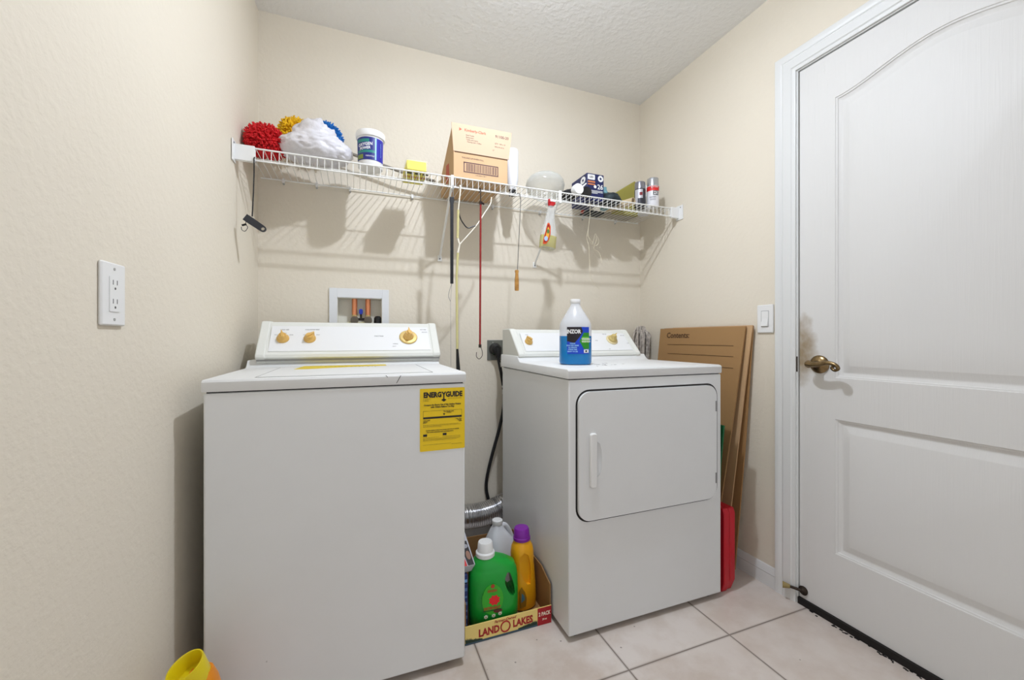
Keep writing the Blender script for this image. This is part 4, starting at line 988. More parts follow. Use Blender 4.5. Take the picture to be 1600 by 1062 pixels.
# hooked tool with a wooden handle
a_, e_ = onY(813, 310, HY_), onY(808.5, 422, HY_); z_ = onY(807.5, 454, HY_)
t = thing('long_shaft_tool', (e_.x, HY_, z_.z), 'thin steel rod with a wooden handle hanging left of the spray bottle', 'hand tool')
b = MB(); b.tube(bez([(a_.x - 0.014, SY0 + 0.008, 1.667), (a_.x - 0.012, SY0 + 0.002, 1.678), (a_.x - 0.004, HY_, 1.676), (a_.x, HY_, a_.z), a_ + Vector((0.001, 0, -0.03)), e_], 8), 0.0017, 8); b.build('steel_rod', mat('rod_steel', (120, 118, 114), 0.35, 0.8), t)
hh = e_.z - z_.z
MB().lathe([(0, 0), (0.0085, 0.0), (0.0095, 0.006), (0.0095, hh * 0.55), (0.0075, hh * 0.72), (0.0072, hh * 0.85), (0.0092, hh * 0.93), (0.008, hh), (0, hh)], z_, 18).build('wooden_handle', mat('turned_wood', (190, 140, 70), 0.45, var=(168, 116, 52), vscale=60), t)
# spray bottle hooked on the rail
t = thing('spray_bottle', (onY(856, 390, HY_).x, HY_, onY(856, 390, HY_).z), 'clear spray bottle with orange label and yellow liquid, hooked on the shelf rail', 'spray bottle')
yb = SY0 - 0.035
base, nk = onY(855, 389, yb), onY(861, 323, yb)
ax = (nk - base); hB = ax.length; vz = ax.normalized(); ux_ = UY.cross(vz).normalized(); R3 = Matrix.Translation(base) @ Matrix((ux_, vz.cross(ux_), vz)).transposed().to_4x4()
secs = [(0, .034, .022), (.004, .038, .025), (hB * .30, .038, .025), (hB * .45, .034, .024), (hB * .62, .025, .020), (hB * .85, .018, .017), (hB * .95, .015, .015), (hB, .014, .014)]
MB().sell(secs, 36, e=2.8, M=R3).build('bottle_body', mat('clear_bottle', (226, 228, 226), 0.12, alpha=0.32), t, smooth=60)
MB().sell([(0.001, .034, .022), (.0045, .0383, .0253), (hB * .30, .0383, .0253), (hB * .302, .037, .024)], 36, e=2.8, M=R3).build('liquid', mat('yellow_liquid', (204, 194, 100), 0.15, alpha=0.55), t, smooth=50)
b = MB(); u = R3.to_3x3() @ Vector((1, 0, 0)); v = R3.to_3x3() @ UZ
if u.x < 0: u = -u
lo_ = base + v * 0.012 + Vector((0, -0.0262, 0)) - u * 0.014
P = [(-0.022, 0.000), (-0.006, 0.002), (0.006, 0.022), (0.0115, 0.05), (0.009, 0.085), (0.000, 0.100), (-0.008, 0.096), (-0.014, 0.06), (-0.020, 0.03)]
b.prism(P, lo_, u, v, 0, 0.0005, 0)
b.prism([(p[0] * 0.78 - 0.001, 0.008 + p[1] * 0.84) for p in P], lo_, u, v, 0.0005, 0.0009, 1)
b.prism([(p[0] * 0.55 - 0.001, 0.018 + p[1] * 0.62) for p in P], lo_, u, v, 0.0009, 0.0012, 3)
b.prism(ell(-0.009, 0.026, 0.009, 0.011), lo_, u, v, 0.0012, 0.0015, 2); b.prism(ell(-0.002, 0.060, 0.006, 0.010), lo_, u, v, 0.0012, 0.0015, 4)
b.build('label', [mat('orange_label', (206, 78, 30), 0.4), mat('red_label', (150, 34, 26), 0.4), mat('pale_blue_print', (170, 190, 220), 0.4), mat('amber_print', (226, 168, 60), 0.4), mat('green_print', (90, 120, 60), 0.4)], t)
b = MB(); c = nk
b.cyl(c, c + v * 0.010, 0.0135).box(c.x - 0.012, c.x + 0.020, c.y - 0.006, c.y + 0.008, c.z + 0.010, c.z + 0.022).box(c.x - 0.014, c.x - 0.006, c.y - 0.006, c.y + 0.006, c.z + 0.006, c.z + 0.034)
b.build('trigger', mat('red_plastic', (176, 28, 34), 0.35), t, bevel=0.0015)
b = MB(); b.box(c.x - 0.006, c.x + 0.024, c.y - 0.006, SY0 + 0.020, c.z + 0.022, c.z + 0.034); b.box(c.x + 0.002, c.x + 0.012, c.y + 0.002, SY0 + 0.006, c.z + 0.012, c.z + 0.03); b.build('spray_head', M_WPLA, t, bevel=0.003)
# tangled white string
a_ = onY(922, 335, HY_)
b = MB(); hook_over(b, a_.x, 0.0009, a_.z)
b.tube(bez([a_, onY(919, 358, HY_), onY(917, 372, HY_), onY(920, 384, HY_), onY(921, 405, HY_), onY(922, 430, HY_), onY(928, 442, HY_), onY(936, 451, HY_)], 8), 0.0009, 5)
b.tube(bez([a_, onY(919, 365, HY_ - .004), onY(925, 382, HY_), onY(930, 365, HY_), onY(932, 374, HY_), onY(928, 388, HY_), onY(936, 394, HY_), onY(941, 410, HY_)], 8), 0.0008, 5)
b.tube(bez([onY(918, 368, HY_), onY(924, 376, HY_), onY(930, 384, HY_), onY(936, 378, HY_), onY(933, 368, HY_)], 8), 0.0008, 5)
b.thing('string_tangle', mat('cotton_string', (216, 206, 180), 0.8), 'thin tangled off-white string dangling from the right half of the shelf', 'string')

# ------------------------------------------------------------------ dryer socket, plug and cable; duct
s0, s1 = onY(761, 531, D), onY(789, 562, D)
t = thing('dryer_socket', ((s0.x + s1.x) / 2, D, s1.z), 'square grey metal power socket plate low on the back wall left of the dryer', 'electrical outlet')
b = MB().box(s0.x, s1.x + 0.012, D - 0.006, D, s1.z, s0.z); b.build('plate', mat('galvanised', (128, 130, 124), 0.45, 0.6), t, bevel=0.002)
for px_, py_ in ((770, 535), (769, 553)):
    q = onY(px_, py_, D - 0.006); b = MB().cyl(q, q + Vector((0, -0.002, 0)), 0.0035); b.build('screw', mat('bright_screw', (200, 200, 200), 0.3, 0.8), t)
q = onY(779, 546, D - 0.05)
t = thing('power_cable', (q.x, D - 0.03, 0.2), 'thick black power cable with a large plug running down beside the dryer', 'cable')
R3 = Matrix.Rotation(PI / 2, 3, 'X')
c = Vector((q.x - 0.006, D - 0.006, q.z + 0.002))
b = MB().lathe([(0, 0), (0.031, 0), (0.032, 0.012), (0.028, 0.02), (0.026, 0.034), (0.018, 0.042), (0, 0.044)], c, 28, M=R3)
b.tube(bez([c + Vector((0.006, -0.028, 0.004)), c + Vector((0.008, -0.034, -0.018)), c + Vector((0.006, -0.036, -0.045))], 6), [0.022 - 0.0009 * i for i in range(13)], 14)
b.build('plug', M_BLK, t)
yc = D - 0.045
pts = [c + Vector((0.006, -0.036, -0.040)), onY(783.5, 585, yc), onY(787, 610, yc), onY(787, 635, yc), onY(780, 670, yc), onY(769, 710, yc + .01), onY(761, 745, yc + .024), onY(760, 765, D - 0.0105), onY(764, 785, D - 0.0105), onY(769, 822, D - 0.0105)]
MB().tube(bez(pts, 8), 0.0085, 12).build('cable', mat('black_rubber', (26, 26, 28), 0.5), t)
for y0_, y1_ in ((566, 573), (602, 605), (608, 615)): b = MB(); b.cyl(onY(783 + (y0_ - 566) * 0.09, y0_, yc - 0.002), onY(783 + (y1_ - 566) * 0.09, y1_, yc - 0.002), 0.0092); b.build('cable_sleeve', mat('grey_tape', (186, 184, 176), 0.5), t)
# foil duct
q0, q1 = onY(716, 806, 1.93), onY(740, 806, 1.925)
path = bez([(0.34, 1.938, 0.155), onY(728, 807, 1.938), onY(750, 804, 1.938), onY(772, 797, 1.938), onY(788, 788, 1.938), (0.86, 1.938, 0.25)], 60)
rr_ = [0.0545 + 0.0042 * abs(math.sin(i * PI / 9.0)) for i in range(len(path))]
MB().tube(path, rr_, 28, caps=(False, False)).thing('foil_duct', mat('crinkled_foil', (206, 206, 208), 0.22, 1.0, bump=0.12, bscale=90, bdist=0.003), 'ribbed silver foil vent duct running behind the dryer along the back wall', 'vent duct', smooth=80)

# ------------------------------------------------------------------ cardboard tray and what stands in it
fl_, fr_ = onZ(722, 1012, 0), onZ(866.5, 975, 0)
TY, TX0, TX1, TH = 1.318, 0.336, 0.655, 0.062
TB = 1.70
t = thing('cardboard_tray', ((TX0 + TX1) / 2, 1.5, 0), 'low cardboard tray lettered in red on yellow, on the floor between the machines', 'cardboard tray')
b = MB(); b.box(TX0, TX1, TY, TB, 0.0005, 0.004).box(TX0, TX1, TB - 0.004, TB, 0.004, 0.17)
b.prism([(TY + .004, 0.004), (TB - .004, 0.004), (TB - .004, 0.17), (TY + 0.08, 0.165), (TY + 0.03, 0.145), (TY + .004, 0.136)], (TX1, 0, 0), UY, UZ, -0.004, 0.0)
b.prism([(TY + .004, 0.004), (TB - .004, 0.004), (TB - .004, 0.17), (TY + 0.08, 0.165), (TY + 0.03, 0.145), (TY + .004, 0.136)], (TX0 + .004, 0, 0), UY, UZ, -0.004, 0.0)
b.build('tray_body', mat('brown_card', (150, 112, 68), 0.8), t)
b = MB().box(TX0, TX1, TY, TY + 0.004, 0.001, TH); fp = b.build('front_panel', mat('butter_card', (240, 214, 130), 0.55), t)
Wt = TX1 - TX0; o = Vector((TX0, TY - 0.0001, 0.001))
b = MB()
b.decal(rect(Wt * 0.83, Wt, 0, TH - 0.001), o, UX, UZ, 1)
b.decal(rect(0, Wt * 0.83, 0, 0.007), o, UX, UZ, 2)
random.seed(3)
def trees(x0, x1, hmax, inv=False):
    P = [(x0, 0.006)]; n = 12
    for k in range(n + 1):
        f = k / n; h = hmax * ((1 - f) if not inv else f) * (0.6 + 0.5 * random.random()); x = x0 + (x1 - x0) * f
        P += [(x - 0.0015, 0.010 + h * 0.5), (x, 0.011 + h)]
    P.append((x1 + 0.001, 0.006)); b.decal(P[::-1], o, UX, UZ, 3, 0.0005)
trees(0.002, 0.060, 0.016); trees(Wt * 0.60, Wt * 0.825, 0.016, True)
b.text('LAND', 0.034, o + Vector((0.084, 0, 0.028)), UX, UZ, 0, 0.0014, 0.82, 0.0006)
b.text('LAKES', 0.034, o + Vector((0.208, 0, 0.0305)), UX, UZ, 0, 0.0014, 0.80, 0.0006)
ring = [Vector((0.143 + 0.0165 * math.cos(a), 0, 0.030 + 0.0175 * math.sin(a))) for a in [2 * PI * k / 36 for k in range(37)]]
b.tube([o + p - Vector((0, 0.0008, 0)) for p in ring], 0.0023, 6, 0)
b.text('Farmer-Owned', 0.0125, o + Vector((0.143, 0, 0.0535)), UX, UZ, 0, 0.0002, 1, 0.0006, 0.25)
b.text('2 PACK', 0.0185, o + Vector((Wt * 0.915, 0, 0.038)), UX, UZ, 4, 0.0006, 0.75, 0.0006)
b.text('24 oz', 0.0085, o + Vector((Wt * 0.915, 0, 0.019)), UX, UZ, 4, 0.0003, 0.9, 0.0006)
b.build('lettering', [mat('crimson_print', (166, 28, 32), 0.5), mat('red_panel', (172, 24, 34), 0.5), mat('slate_print', (62, 84, 100), 0.5), mat('forest_print', (34, 56, 42), 0.5), mat('cream_print', (244, 232, 210), 0.5)], fp)

# green detergent jug
gc = onZ(775, 968, 0.004); gc = Vector((0.457, 1.390, 0.0045))
t = thing('detergent_jug', gc, 'bright green detergent jug with a white cap, front of the cardboard tray', 'detergent')
MR = Matrix.Translation(gc) @ Rz(-0.10)
secs = [(0, .072, .040), (.004, .083, .047), (.012, .088, .050), (.06, .090, .051), (.12, .091, .051), (.170, .089, .050), (.198, .085, .048), (.204, .081, .046), (.214, .078, .044), (.228, .063, .040, -.010), (.238, .044, .034, -.020), (.244, .030, .030, -.026), (.250, .026, .026, -.028)]
b = MB().sell(secs, 48, e=2.7, M=MR); jug = b.build('jug_body', mat('green_plastic', (20, 156, 52), 0.28), t, smooth=50)
cb = MB(); cb.prism([(0.034, 0.180), (0.042, 0.196), (0.052, 0.194), (0.061, 0.172), (0.069, 0.142), (0.073, 0.116), (0.065, 0.108), (0.052, 0.118), (0.040, 0.140), (0.033, 0.162)], MR @ Vector((0, 0, 0)), MR.to_3x3() @ UX, UZ, -0.09, 0.09)
cut(jug, cb)
cm = MR @ Vector((-0.028, 0, 0))
b = MB().lathe([(0.030, .246), (.034, .248), (.034, .260), (.031, .263), (.0285, .264), (.026, .292), (.024, .296), (0, .2965)], (cm.x, cm.y, gc.z - 0.002), 36)
b.lathe([(0, .246), (0.032, .246), (0.032, .262), (0, .263)], (cm.x, cm.y, gc.z - 0.002), 36)
b.build('cap', M_WPLA, t)
b = MB(); o = MR @ Vector((-0.012, -0.0525, 0.062)); u = MR.to_3x3() @ UX
def jd(P, mi, l0=0, l1=0.0004): b.prism(P, o, u, UZ, l0, l1, mi)
jd(ell(0, 0.052, 0.038, 0.052), 0, -0.004, 0.0004)
random.seed(5)
star = [((0.013 + 0.004 * (k % 2)) * math.cos(2 * PI * k / 16) * 1.25 + 0.006, 0.050 + (0.012 + 0.004 * (k % 2)) * math.sin(2 * PI * k / 16) * 1.2) for k in range(16)]
jd(star, 1, 0.0004, 0.0009)
b.text('GREEN', 0.012, o + Vector((-0.002, 0, 0.083)), u, (UZ + u * 0.0).normalized(), 2, 0.0003, 0.9, 0.0008)
b.text('DETERGENT', 0.0125, o + Vector((-0.002, 0, 0.024)), u, UZ, 2, 0.0005, 0.85, 0.0009)
jd(rect(-0.034, 0.030, 0.0145, 0.0175), 3, 0.0004, 0.0009); jd(ell(0.018, 0.012, 0.016, 0.007), 5, 0.0004, 0.0009)
for x_, z_ in ((-0.024, -0.004), (0.003, -0.003), (0.026, 0.001)):
    jd([((0.0075 if k % 2 else 0.0045) * math.cos(2 * PI * k / 16) + x_, (0.0075 if k % 2 else 0.0045) * math.sin(2 * PI * k / 16) + z_) for k in range(16)], 4, -0.001, 0.0012); jd(ell(x_, z_, 0.0022), 6, 0.0012, 0.0016)
jd(ell(0.0, 0.099, 0.007), 2, 0.0004, 0.0008)
b.build('label', [mat('lime_glow', (56, 172, 40), 0.4), mat('scarlet_print', (226, 30, 36), 0.4), mat('brick_print', (176, 62, 34), 0.4), mat('deep_green_print', (14, 66, 28), 0.4), mat('daisy_white', (226, 232, 214), 0.4), mat('maroon_print', (96, 40, 38), 0.4), mat('daisy_eye', (200, 150, 60), 0.4)], t)

# yellow detergent bottle with purple cap
yc_ = Vector((0.597, 1.440, 0.0045))
t = thing('softener_bottle', yc_, 'golden yellow bottle with a purple cap standing in the tray', 'detergent')
MR = Matrix.Translation(yc_) @ Rz(0.15) @ Ry(-0.03)
secs = [(0, .040, .034), (.005, .046, .040), (.03, .049, .042), (.09, .048, .042), (.14, .045, .040), (.17, .043, .038), (.205, .044, .038), (.230, .040, .036), (.248, .030, .030), (.256, .026, .026), (.262, .026, .026)]
b = MB().sell(secs, 44, e=2.4, M=MR); jug = b.build('bottle_body', mat('golden_plastic', (236, 168, 24), 0.28), t, smooth=50)
cb = MB(); cb.prism([(-0.034, 0.205), (-0.018, 0.218), (-0.002, 0.206), (0.007, 0.178), (0.010, 0.14), (0.006, 0.098), (-0.008, 0.100), (-0.024, 0.122), (-0.033, 0.150), (-0.037, 0.18)], MR @ Vector((0, -0.052, 0)), MR.to_3x3() @ UX, UZ, -0.022, 0.022)
cut(jug, cb)
b = MB().lathe([(.030, .252), (.033, .254), (.033, .264), (.031, .266), (.029, .292), (.026, .298), (0, .2985)], (0, 0, 0), 36, M=None); b.bm.transform(MR)
b.build('cap', mat('purple_plastic', (128, 34, 156), 0.35), t)
b = MB(); o = MR @ Vector((-0.022, -0.041, 0.02)); u = MR.to_3x3() @ UX
b.prism([(-0.014, 0), (0.008, 0.0), (0.012, 0.03), (0.004, 0.055), (-0.008, 0.075), (-0.018, 0.06)], o, u, UZ, -0.004, 0.0006, 0)
b.prism([(-0.012, 0.02), (0.004, 0.028), (0.0, 0.045), (-0.010, 0.055)], o, u, UZ, 0.0006, 0.0010, 1)
b.build('label', [mat('olive_gold_print', (150, 110, 30), 0.4), mat('steel_blue_print', (70, 120, 140), 0.4)], t)

# white gallon jug behind
wc = Vector((0.555, 1.585, 0.0045))
t = thing('bleach_jug', wc, 'plain white plastic jug with a handle behind the green and yellow bottles', 'jug')
MR = Matrix.Translation(wc) @ Rz(0.2)
secs = [(0, .062, .055), (.005, .070, .062), (.02, .072, .064), (.13, .072, .064), (.155, .070, .060), (.20, .052, .044, -.008), (.235, .030, .028, -.014), (.250, .020, .020, -.016), (.262, .018, .018, -.016)]
MB().sell(secs, 40, e=2.8, M=MR).build('jug_body', mat('cloudy_plastic', (222, 224, 228), 0.35), t, smooth=50)
hp_ = [MR @ Vector(p) for p in ((-0.002, 0, .246), (.018, 0, .246), (.036, 0, .226), (.052, 0, .190), (.060, 0, .150), (.055, 0, .12))]
MB().tube(bez(hp_, 6), 0.010, 12).build('handle', mat('cloudy_plastic', (222, 224, 228), 0.35), t)
cm = MR @ Vector((-0.016, 0, 0.258)); MB().lathe([(0, 0), (.021, 0), (.022, .004), (.0215, .016), (.019, .018), (0, .0182)], cm, 32).build('cap', M_WPLA, t)

# blue box and a printed booklet leaning on it
t = thing('blue_box', (0.37, 1.43, 0.004), 'dark blue box at the left side of the tray, behind the green jug', 'box')
MB().box(0.3415, 0.359, 1.37, 1.52, 0.0045, 0.205).build('carton', mat('royal_card', (24, 48, 112), 0.4), t, bevel=0.002)
b = MB()
for k in range(7): b.box(0.344, 0.357, 1.3692, 1.37, 0.03 + k * 0.024, 0.036 + k * 0.024 + 0.004 * (k % 2), 0)
b.box(0.344, 0.357, 1.3692, 1.37, 0.175, 0.190, 1)
b.build('print', [mat('steel_print', (86, 120, 170), 0.4), mat('sky_print', (120, 170, 220), 0.4)], t)
MT = Matrix.Translation((0.341, 1.385, 0.207)) @ Rz(0.04) @ Rx(0.42)
t = thing('paperback_book', (0.37, 1.42, 0.206), 'red, black and grey book tilted on the blue box in the tray', 'book')
MB().box(0.003, 0.042, 0.003, 0.150, 0.001, 0.029, M=MT).build('pages', mat('paper_white', (226, 222, 212), 0.8), t)
b = MB().box(0, 0.045, 0, 0.153, 0.028, 0.030, M=MT).box(0, 0.045, 0, 0.153, 0, 0.001, M=MT).box(-0.0005, 0.0445, -0.001, 0.0, 0, 0.030, M=MT)
b.build('cover', mat('cover_grey', (190, 190, 196), 0.35), t)
b = MB(); o = MT @ Vector((0, 0, 0.0301)); u = MT.to_3x3() @ UX; v = MT.to_3x3() @ UY
b.prism([(0.002, 0.0), (0.017, 0.0), (0.010, 0.11), (0.001, 0.12)], o, u, v, 0, 0.0004, 0); b.prism([(0.020, 0.0), (0.042, 0.0), (0.040, 0.10), (0.014, 0.10)], o, u, v, 0, 0.0004, 1)
b.prism(ell(0.031, 0.04, 0.008, 0.018), o, u, v, 0.0004, 0.0006, 2); b.prism(ell(0.029, 0.078, 0.010, 0.009), o, u, v, 0.0004, 0.0006, 3)
b.build('print', [mat('label_red', (210, 36, 36), 0.4), mat('cover_black', (40, 36, 38), 0.35), mat('cover_brown', (150, 110, 90), 0.4), mat('cover_silver', (160, 160, 166), 0.3)], t)

# ------------------------------------------------------------------ blue washer fluid jug on the dryer
jc = onZ(899, 567, 0.921); jc = Vector((onY(899, 560, 1.43).x, 1.43, 0.922))
t = thing('fluid_jug', jc, 'clear jug half full of blue fluid, standing on the dryer', 'jug')
Hj = 0.258
k_ = 0.0635
secs = [(0, k_ * .9, k_ * .9), (.004, k_ * .97, k_ * .97), (.010, k_, k_), (.135, k_, k_), (.142, k_ * 1.0, k_ * 1.0), (.160, k_ * .97, k_ * .97), (.176, k_ * .86, k_ * .86), (.205, k_ * .58, k_ * .58), (.228, k_ * .36, k_ * .36), (.236, k_ * .30, k_ * .30), (.243, k_ * .29, k_ * .29)]
MT = Matrix.Translation(jc) @ Rz(-0.5)
MB().sell(secs, 44, e=2.3, M=MT).build('jug_body', mat('frosted_plastic', (236, 238, 241), 0.22, alpha=0.55), t, smooth=50)
zl_ = 0.112
MB().sell([(0.001, k_ * .92, k_ * .92), (.004, k_ * .976, k_ * .976), (.010, k_ * 1.006, k_ * 1.006), (zl_, k_ * 1.006, k_ * 1.006), (zl_ + .0005, k_ * .99, k_ * .99)], 44, e=2.3, M=MT).build('blue_fluid', mat('blue_fluid', (8, 122, 190), 0.2), t, smooth=50)
MB().lathe([(0, 0), (.0195, 0), (.0205, .003), (.0205, .014), (.019, .017), (0, .0172)], jc + Vector((0, 0, 0.242)), 32).build('cap', M_WPLA, t)
b = MB(); un = Vector((-jc.x, -jc.y, 0)).normalized(); ua = Vector((-un.y, un.x, 0)); ua = ua if ua.x > 0 else -ua
Fj = math.atan2(un.y, un.x) + 0.20
def wrap(P, r, z0, mi, lift):
    pass
r_ = k_ + 0.001
def patch(P, mi, lift, n=10):
    """polygon drawn on the jug side: (arc length, height) cut into strips so that it follows the curve"""
    xs0, xs1 = min(p[0] for p in P), max(p[0] for p in P)
    for k in range(n):
        a, c_ = xs0 + (xs1 - xs0) * k / n, xs0 + (xs1 - xs0) * (k + 1) / n
        def span(x):
            zs = []
            for i in range(len(P)):
                p, q = P[i], P[(i + 1) % len(P)]
                if (p[0] - x) * (q[0] - x) <= 0 and p[0] != q[0]: zs.append(p[1] + (q[1] - p[1]) * (x - p[0]) / (q[0] - p[0]))
            return (min(zs), max(zs)) if zs else (0, 0)
        e1 = 1e-6; s1, s2 = span(a + e1), span(c_ - e1)
        def pt(x, z): aa = Fj + x / r_; return jc + Vector(((r_ + lift) * math.cos(aa), (r_ + lift) * math.sin(aa), z))
        try:
            f = b.bm.faces.new([b.bm.verts.new(q) for q in (pt(a, s1[0]), pt(c_, s2[0]), pt(c_, s2[1]), pt(a, s1[1]))]); f.material_index = mi; f.smooth = True
        except ValueError: pass
r_ = k_ * 1.045
LW, L0, L1 = 0.046, 0.043, 0.147
patch(rect(-LW, LW, L0, L1), 0, 0.0008)
patch([(-LW, 0.092), (-LW + 0.03, 0.085), (0.006, 0.112), (0.016, 0.130), (0.010, L1), (-LW, L1)], 1, 0.0011)
patch([(0.002, 0.092), (0.014, 0.112), (0.018, 0.125), (LW, 0.125), (LW, 0.062), (0.020, 0.062)], 2, 0.0011)
patch(rect(0.012, LW, 0.086, 0.108), 3, 0.0013)
patch(rect(0.020, LW - 0.003, 0.047, 0.060), 4, 0.0013)
patch(rect(0.026, LW - 0.012, 0.050, 0.057), 1, 0.0015)
ctext(b, 'INZOR', 0.0205, jc, r_, 0.1285, Fj - 0.30, 4, 0.85, 0.0009, lift=0.0018)
ctext(b, 'WINDSHIELD', 0.0085, jc, r_, 0.100, Fj + 0.48, 4, 0.85, 0.0003, lift=0.0018); ctext(b, 'WASH FLUID', 0.0085, jc, r_, 0.0905, Fj + 0.48, 4, 0.85, 0.0003, lift=0.0018)
for k, s in enumerate(('CLEANS', 'BUGS AND GRIME', 'ALL SEASON', 'STREAK FREE', 'READY TO USE')): ctext(b, s, 0.0068, jc, r_, 0.083 - k * 0.0078, Fj - 0.36, 5, 0.85, 0.0003, lift=0.0018)
b.build('label', [mat('cobalt_print', (16, 66, 196), 0.35), mat('near_black_print', (34, 28, 34), 0.35), mat('leaf_print', (40, 140, 30), 0.35), mat('lime_print', (124, 200, 70), 0.35), M_WPLA, mat('pale_sky_print', (150, 200, 240), 0.35)], t, smooth=60)

# ------------------------------------------------------------------ right-hand corner: mop, flattened boxes, green board, red case
q = onY(1003, 545, 1.90)
t = thing('string_mop', (q.x, 1.90, 0), 'grey looped yarn mop head standing upright behind the dryer by the corner', 'mop')
random.seed(21)
mb = MB(); qx = onY(1003, 545, 1.92).x; zc = onY(1003, 507, 1.92).z
for k in range(52):
    a = random.random() * 2 * PI; rr_ = 0.012 + 0.052 * math.sqrt(random.random()); sw = random.random() * 0.6
    dx, dy = math.cos(a), math.sin(a) * 0.6
    top = zc - 0.004 - 0.045 * (rr_ / 0.064) ** 2 + random.gauss(0, 0.004)
    pts = [(qx + dx * rr_ * 0.35, 1.93 + dy * rr_ * 0.4, zc - 0.16), (qx + dx * rr_ * 0.5, 1.93 + dy * rr_ * 0.5, zc - 0.06), (qx + dx * rr_ * 0.75, 1.93 + dy * rr_ * 0.75, top), (qx + dx * rr_ * 1.0, 1.93 + dy * rr_, zc - 0.05 - 0.03 * sw), (qx + dx * (rr_ * 1.05) + random.gauss(0, .003), 1.93 + dy * rr_ * 1.05, zc - 0.11), (qx + dx * rr_ * 0.9, 1.93 + dy * rr_ * .9, zc - 0.20 - random.random() * 0.03)]
    mb.tube(bez(pts, 4), 0.0036, 6)
mb.build('yarn', mat('grey_yarn', (206, 198, 188), 0.9, var=(150, 142, 134), vscale=60), t, kind='stuff')
MB().cyl((qx, 1.93, 0.0), (qx, 1.93, zc - 0.07), 0.012).build('handle', mat('mop_handle', (170, 150, 120), 0.6), t)

def sheet(label, P, tx=0.006, m=M_CARD, name='flattened_box', bev=0.0008, cat='cardboard'):
    """P: list of 3-D corner points of the visible face; thickness away from the viewer"""
    P = [Vector(p) for p in P]; n = (P[1] - P[0]).cross(P[2] - P[0]).normalized()
    if n.dot(O3 - P[0]) > 0: n = -n
    b = MB(); b.loft([P, [p + n * tx for p in P]])
    return b, n
def lean(y, z, xb=1.440, xt=1.565): return xb + (xt - xb) * z / 1.08
def lp(y, z, **k): return (lean(y, z, **k), y, z)
# hindmost sheet stands almost flat on the wall
b, n = sheet('', [lp(1.255, 1.079, xb=1.560, xt=1.584), lp(1.79, 1.079, xb=1.560, xt=1.584), lp(1.79, 0.002, xb=1.560, xt=1.584), lp(1.325, 0.002, xb=1.560, xt=1.584), lp(1.285, 0.55, xb=1.560, xt=1.584)])
b.thing('flattened_box', mat('cardboard_dark', (170, 130, 84), 0.8), 'hindmost flattened cardboard box standing against the right wall', 'flattened box', group=None)
ZT = 1.077
b, n = sheet('', [lp(1.275, ZT), lp(1.295, 0.72), lp(1.345, 0.002), lp(1.80, 0.002), lp(1.80, ZT)])
fr0 = b.thing('flattened_box', mat('kraft_board', (160, 124, 80), 0.75, bump=0.08, bscale=160), 'front flattened kraft box printed Contents with ruled lines, right of the dryer', 'flattened box')
b = MB(); vv = (Vector(lp(1.5, 1.0)) - Vector(lp(1.5, 0.0))).normalized(); uu = Vector((0, -1, 0))
P0 = Vector(lp(0, ZT, )); 
def sp(px_, py_):
    nrm = uu.cross(vv); return onP(px_, py_, Vector(lp(1.5, 1.0)) + nrm * 0.0004, nrm)
b.text('Contents:', 0.040, sp(1059, 524), uu, vv, 0, 0.0006, 1.0, 0.0006)
for x0_, y0_, x1_ in ((1043, 538, 1146), (1043, 552, 1146), (1043, 567, 1146)):
    A_, B2 = sp(x0_, y0_), sp(x1_, y0_ + 2); B2.z = A_.z
    b.prism(rect(0, (B2 - A_).length, -0.0012, 0.0012), A_, uu, vv, 0, 0.0005)
merge(fr0, b, [mat('dark_brown_ink', (70, 44, 24), 0.7)])
b, n = sheet('', [lp(1.252, 1.081, xb=1.505, xt=1.580), lp(1.60, 1.081, xb=1.505, xt=1.580), lp(1.60, 0.84, xb=1.505, xt=1.580), lp(1.262, 0.84, xb=1.505, xt=1.580)], 0.004)
b2 = MB(); b.bm.free(); b2.bm.free()
b, n = sheet('', [lp(1.252, 1.081, xb=1.505, xt=1.577), lp(1.72, 1.081, xb=1.505, xt=1.577), lp(1.72, 0.002, xb=1.505, xt=1.577), lp(1.335, 0.002, xb=1.505, xt=1.577), lp(1.275, 0.80, xb=1.505, xt=1.577)], 0.005)
b.thing('flattened_box', M_CARD, 'middle flattened cardboard box, its edge showing between the other two sheets', 'flattened box')
# green board beside the dryer
b, n = sheet('', [(1.3515, 1.235, 0.002), (1.3515, 1.70, 0.002), (1.3515, 1.70, 0.70), (1.3515, 1.197, 0.68), (1.3515, 1.214, 0.52)], 0.006)
b.thing('green_board', mat('green_board', (16, 96, 52), 0.5), 'dark green board, only its edge showing between the dryer and the flattened boxes', 'board')
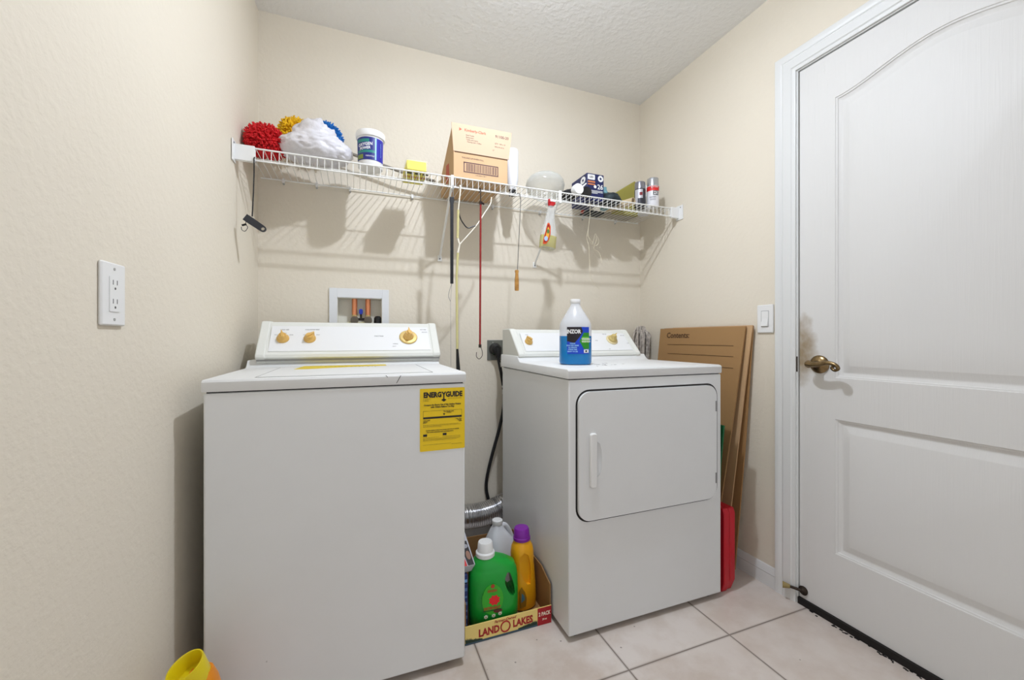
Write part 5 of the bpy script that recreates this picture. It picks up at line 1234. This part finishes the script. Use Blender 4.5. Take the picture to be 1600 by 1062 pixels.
# red case
cx0, cx1, cy0, cy1, ch = 1.374, 1.434, 1.215, 1.56, 0.338
t = thing('red_case', ((cx0 + cx1) / 2, (cy0 + cy1) / 2, 0), 'red plastic carrying case standing on edge beside the dryer', 'case')
M_RED = mat('red_case_plastic', (190, 16, 36), 0.4)
b = MB().prism([(cy0 + 0.02, 0.0), (cy1, 0.0), (cy1, ch), (cy0 + 0.008, ch), (cy0, ch - 0.02), (cy0, 0.05)], (cx0 + 0.030, 0, 0), UY, UZ, 0.0, 0.030); b.build('shell_half', M_RED, t, bevel=0.004, seg=3)
b = MB().prism([(cy0 + 0.014, 0.0), (cy1, 0.0), (cy1, ch), (cy0 + 0.008, ch), (cy0, ch - 0.02), (cy0, 0.04)], (cx0, 0, 0), UY, UZ, 0.0, 0.029); b.build('shell_half', M_RED, t, bevel=0.004, seg=3)
b = MB().tube([(cx0 + .03, cy0 + .06, ch), (cx0 + .03, cy0 + .07, ch + .012), (cx0 + .03, cy0 + .2, ch + .012), (cx0 + .03, cy0 + .21, ch)], 0.005, 10); b.build('handle', M_RED, t)

# ------------------------------------------------------------------ yellow scoop / bottle at the lower left
yb_ = 1.135
c = onY(296, 1050, 1.10)
t = thing('yellow_bottle', (c.x - 0.0, 1.10, 0), 'orange bottle with a big yellow cap on the floor beside the washing machine', 'bottle')
cz = c.z
MT = Matrix.Translation((c.x + 0.004, 1.10, 0))
bx = onY(330, 1055, 1.10)
MB().sell([(0, .030, .035), (.005, .036, .040), (.05, .040, .045), (cz * 0.75, .040, .042), (cz - 0.035, .032, .034), (cz - 0.008, .022, .022)], 32, e=2.4, M=Matrix.Translation((bx.x - 0.022, 1.11, 0))).build('bottle_body', mat('orange_plastic', (230, 140, 20), 0.35), t)
dirv = Vector((-0.35, -0.25, 1.0)).normalized(); R3 = dirv.to_track_quat('Z', 'Y').to_matrix()
MB().lathe([(0, -0.050), (.028, -0.050), (.031, -0.045), (.036, 0.018), (.0355, 0.022), (0.033, 0.022), (.031, 0.018), (.029, -0.012), (0, -0.014)], (c.x + 0.0, 1.10, cz), 36, M=R3).build('yellow_cap', mat('yellow_plastic', (226, 204, 20), 0.3), t)
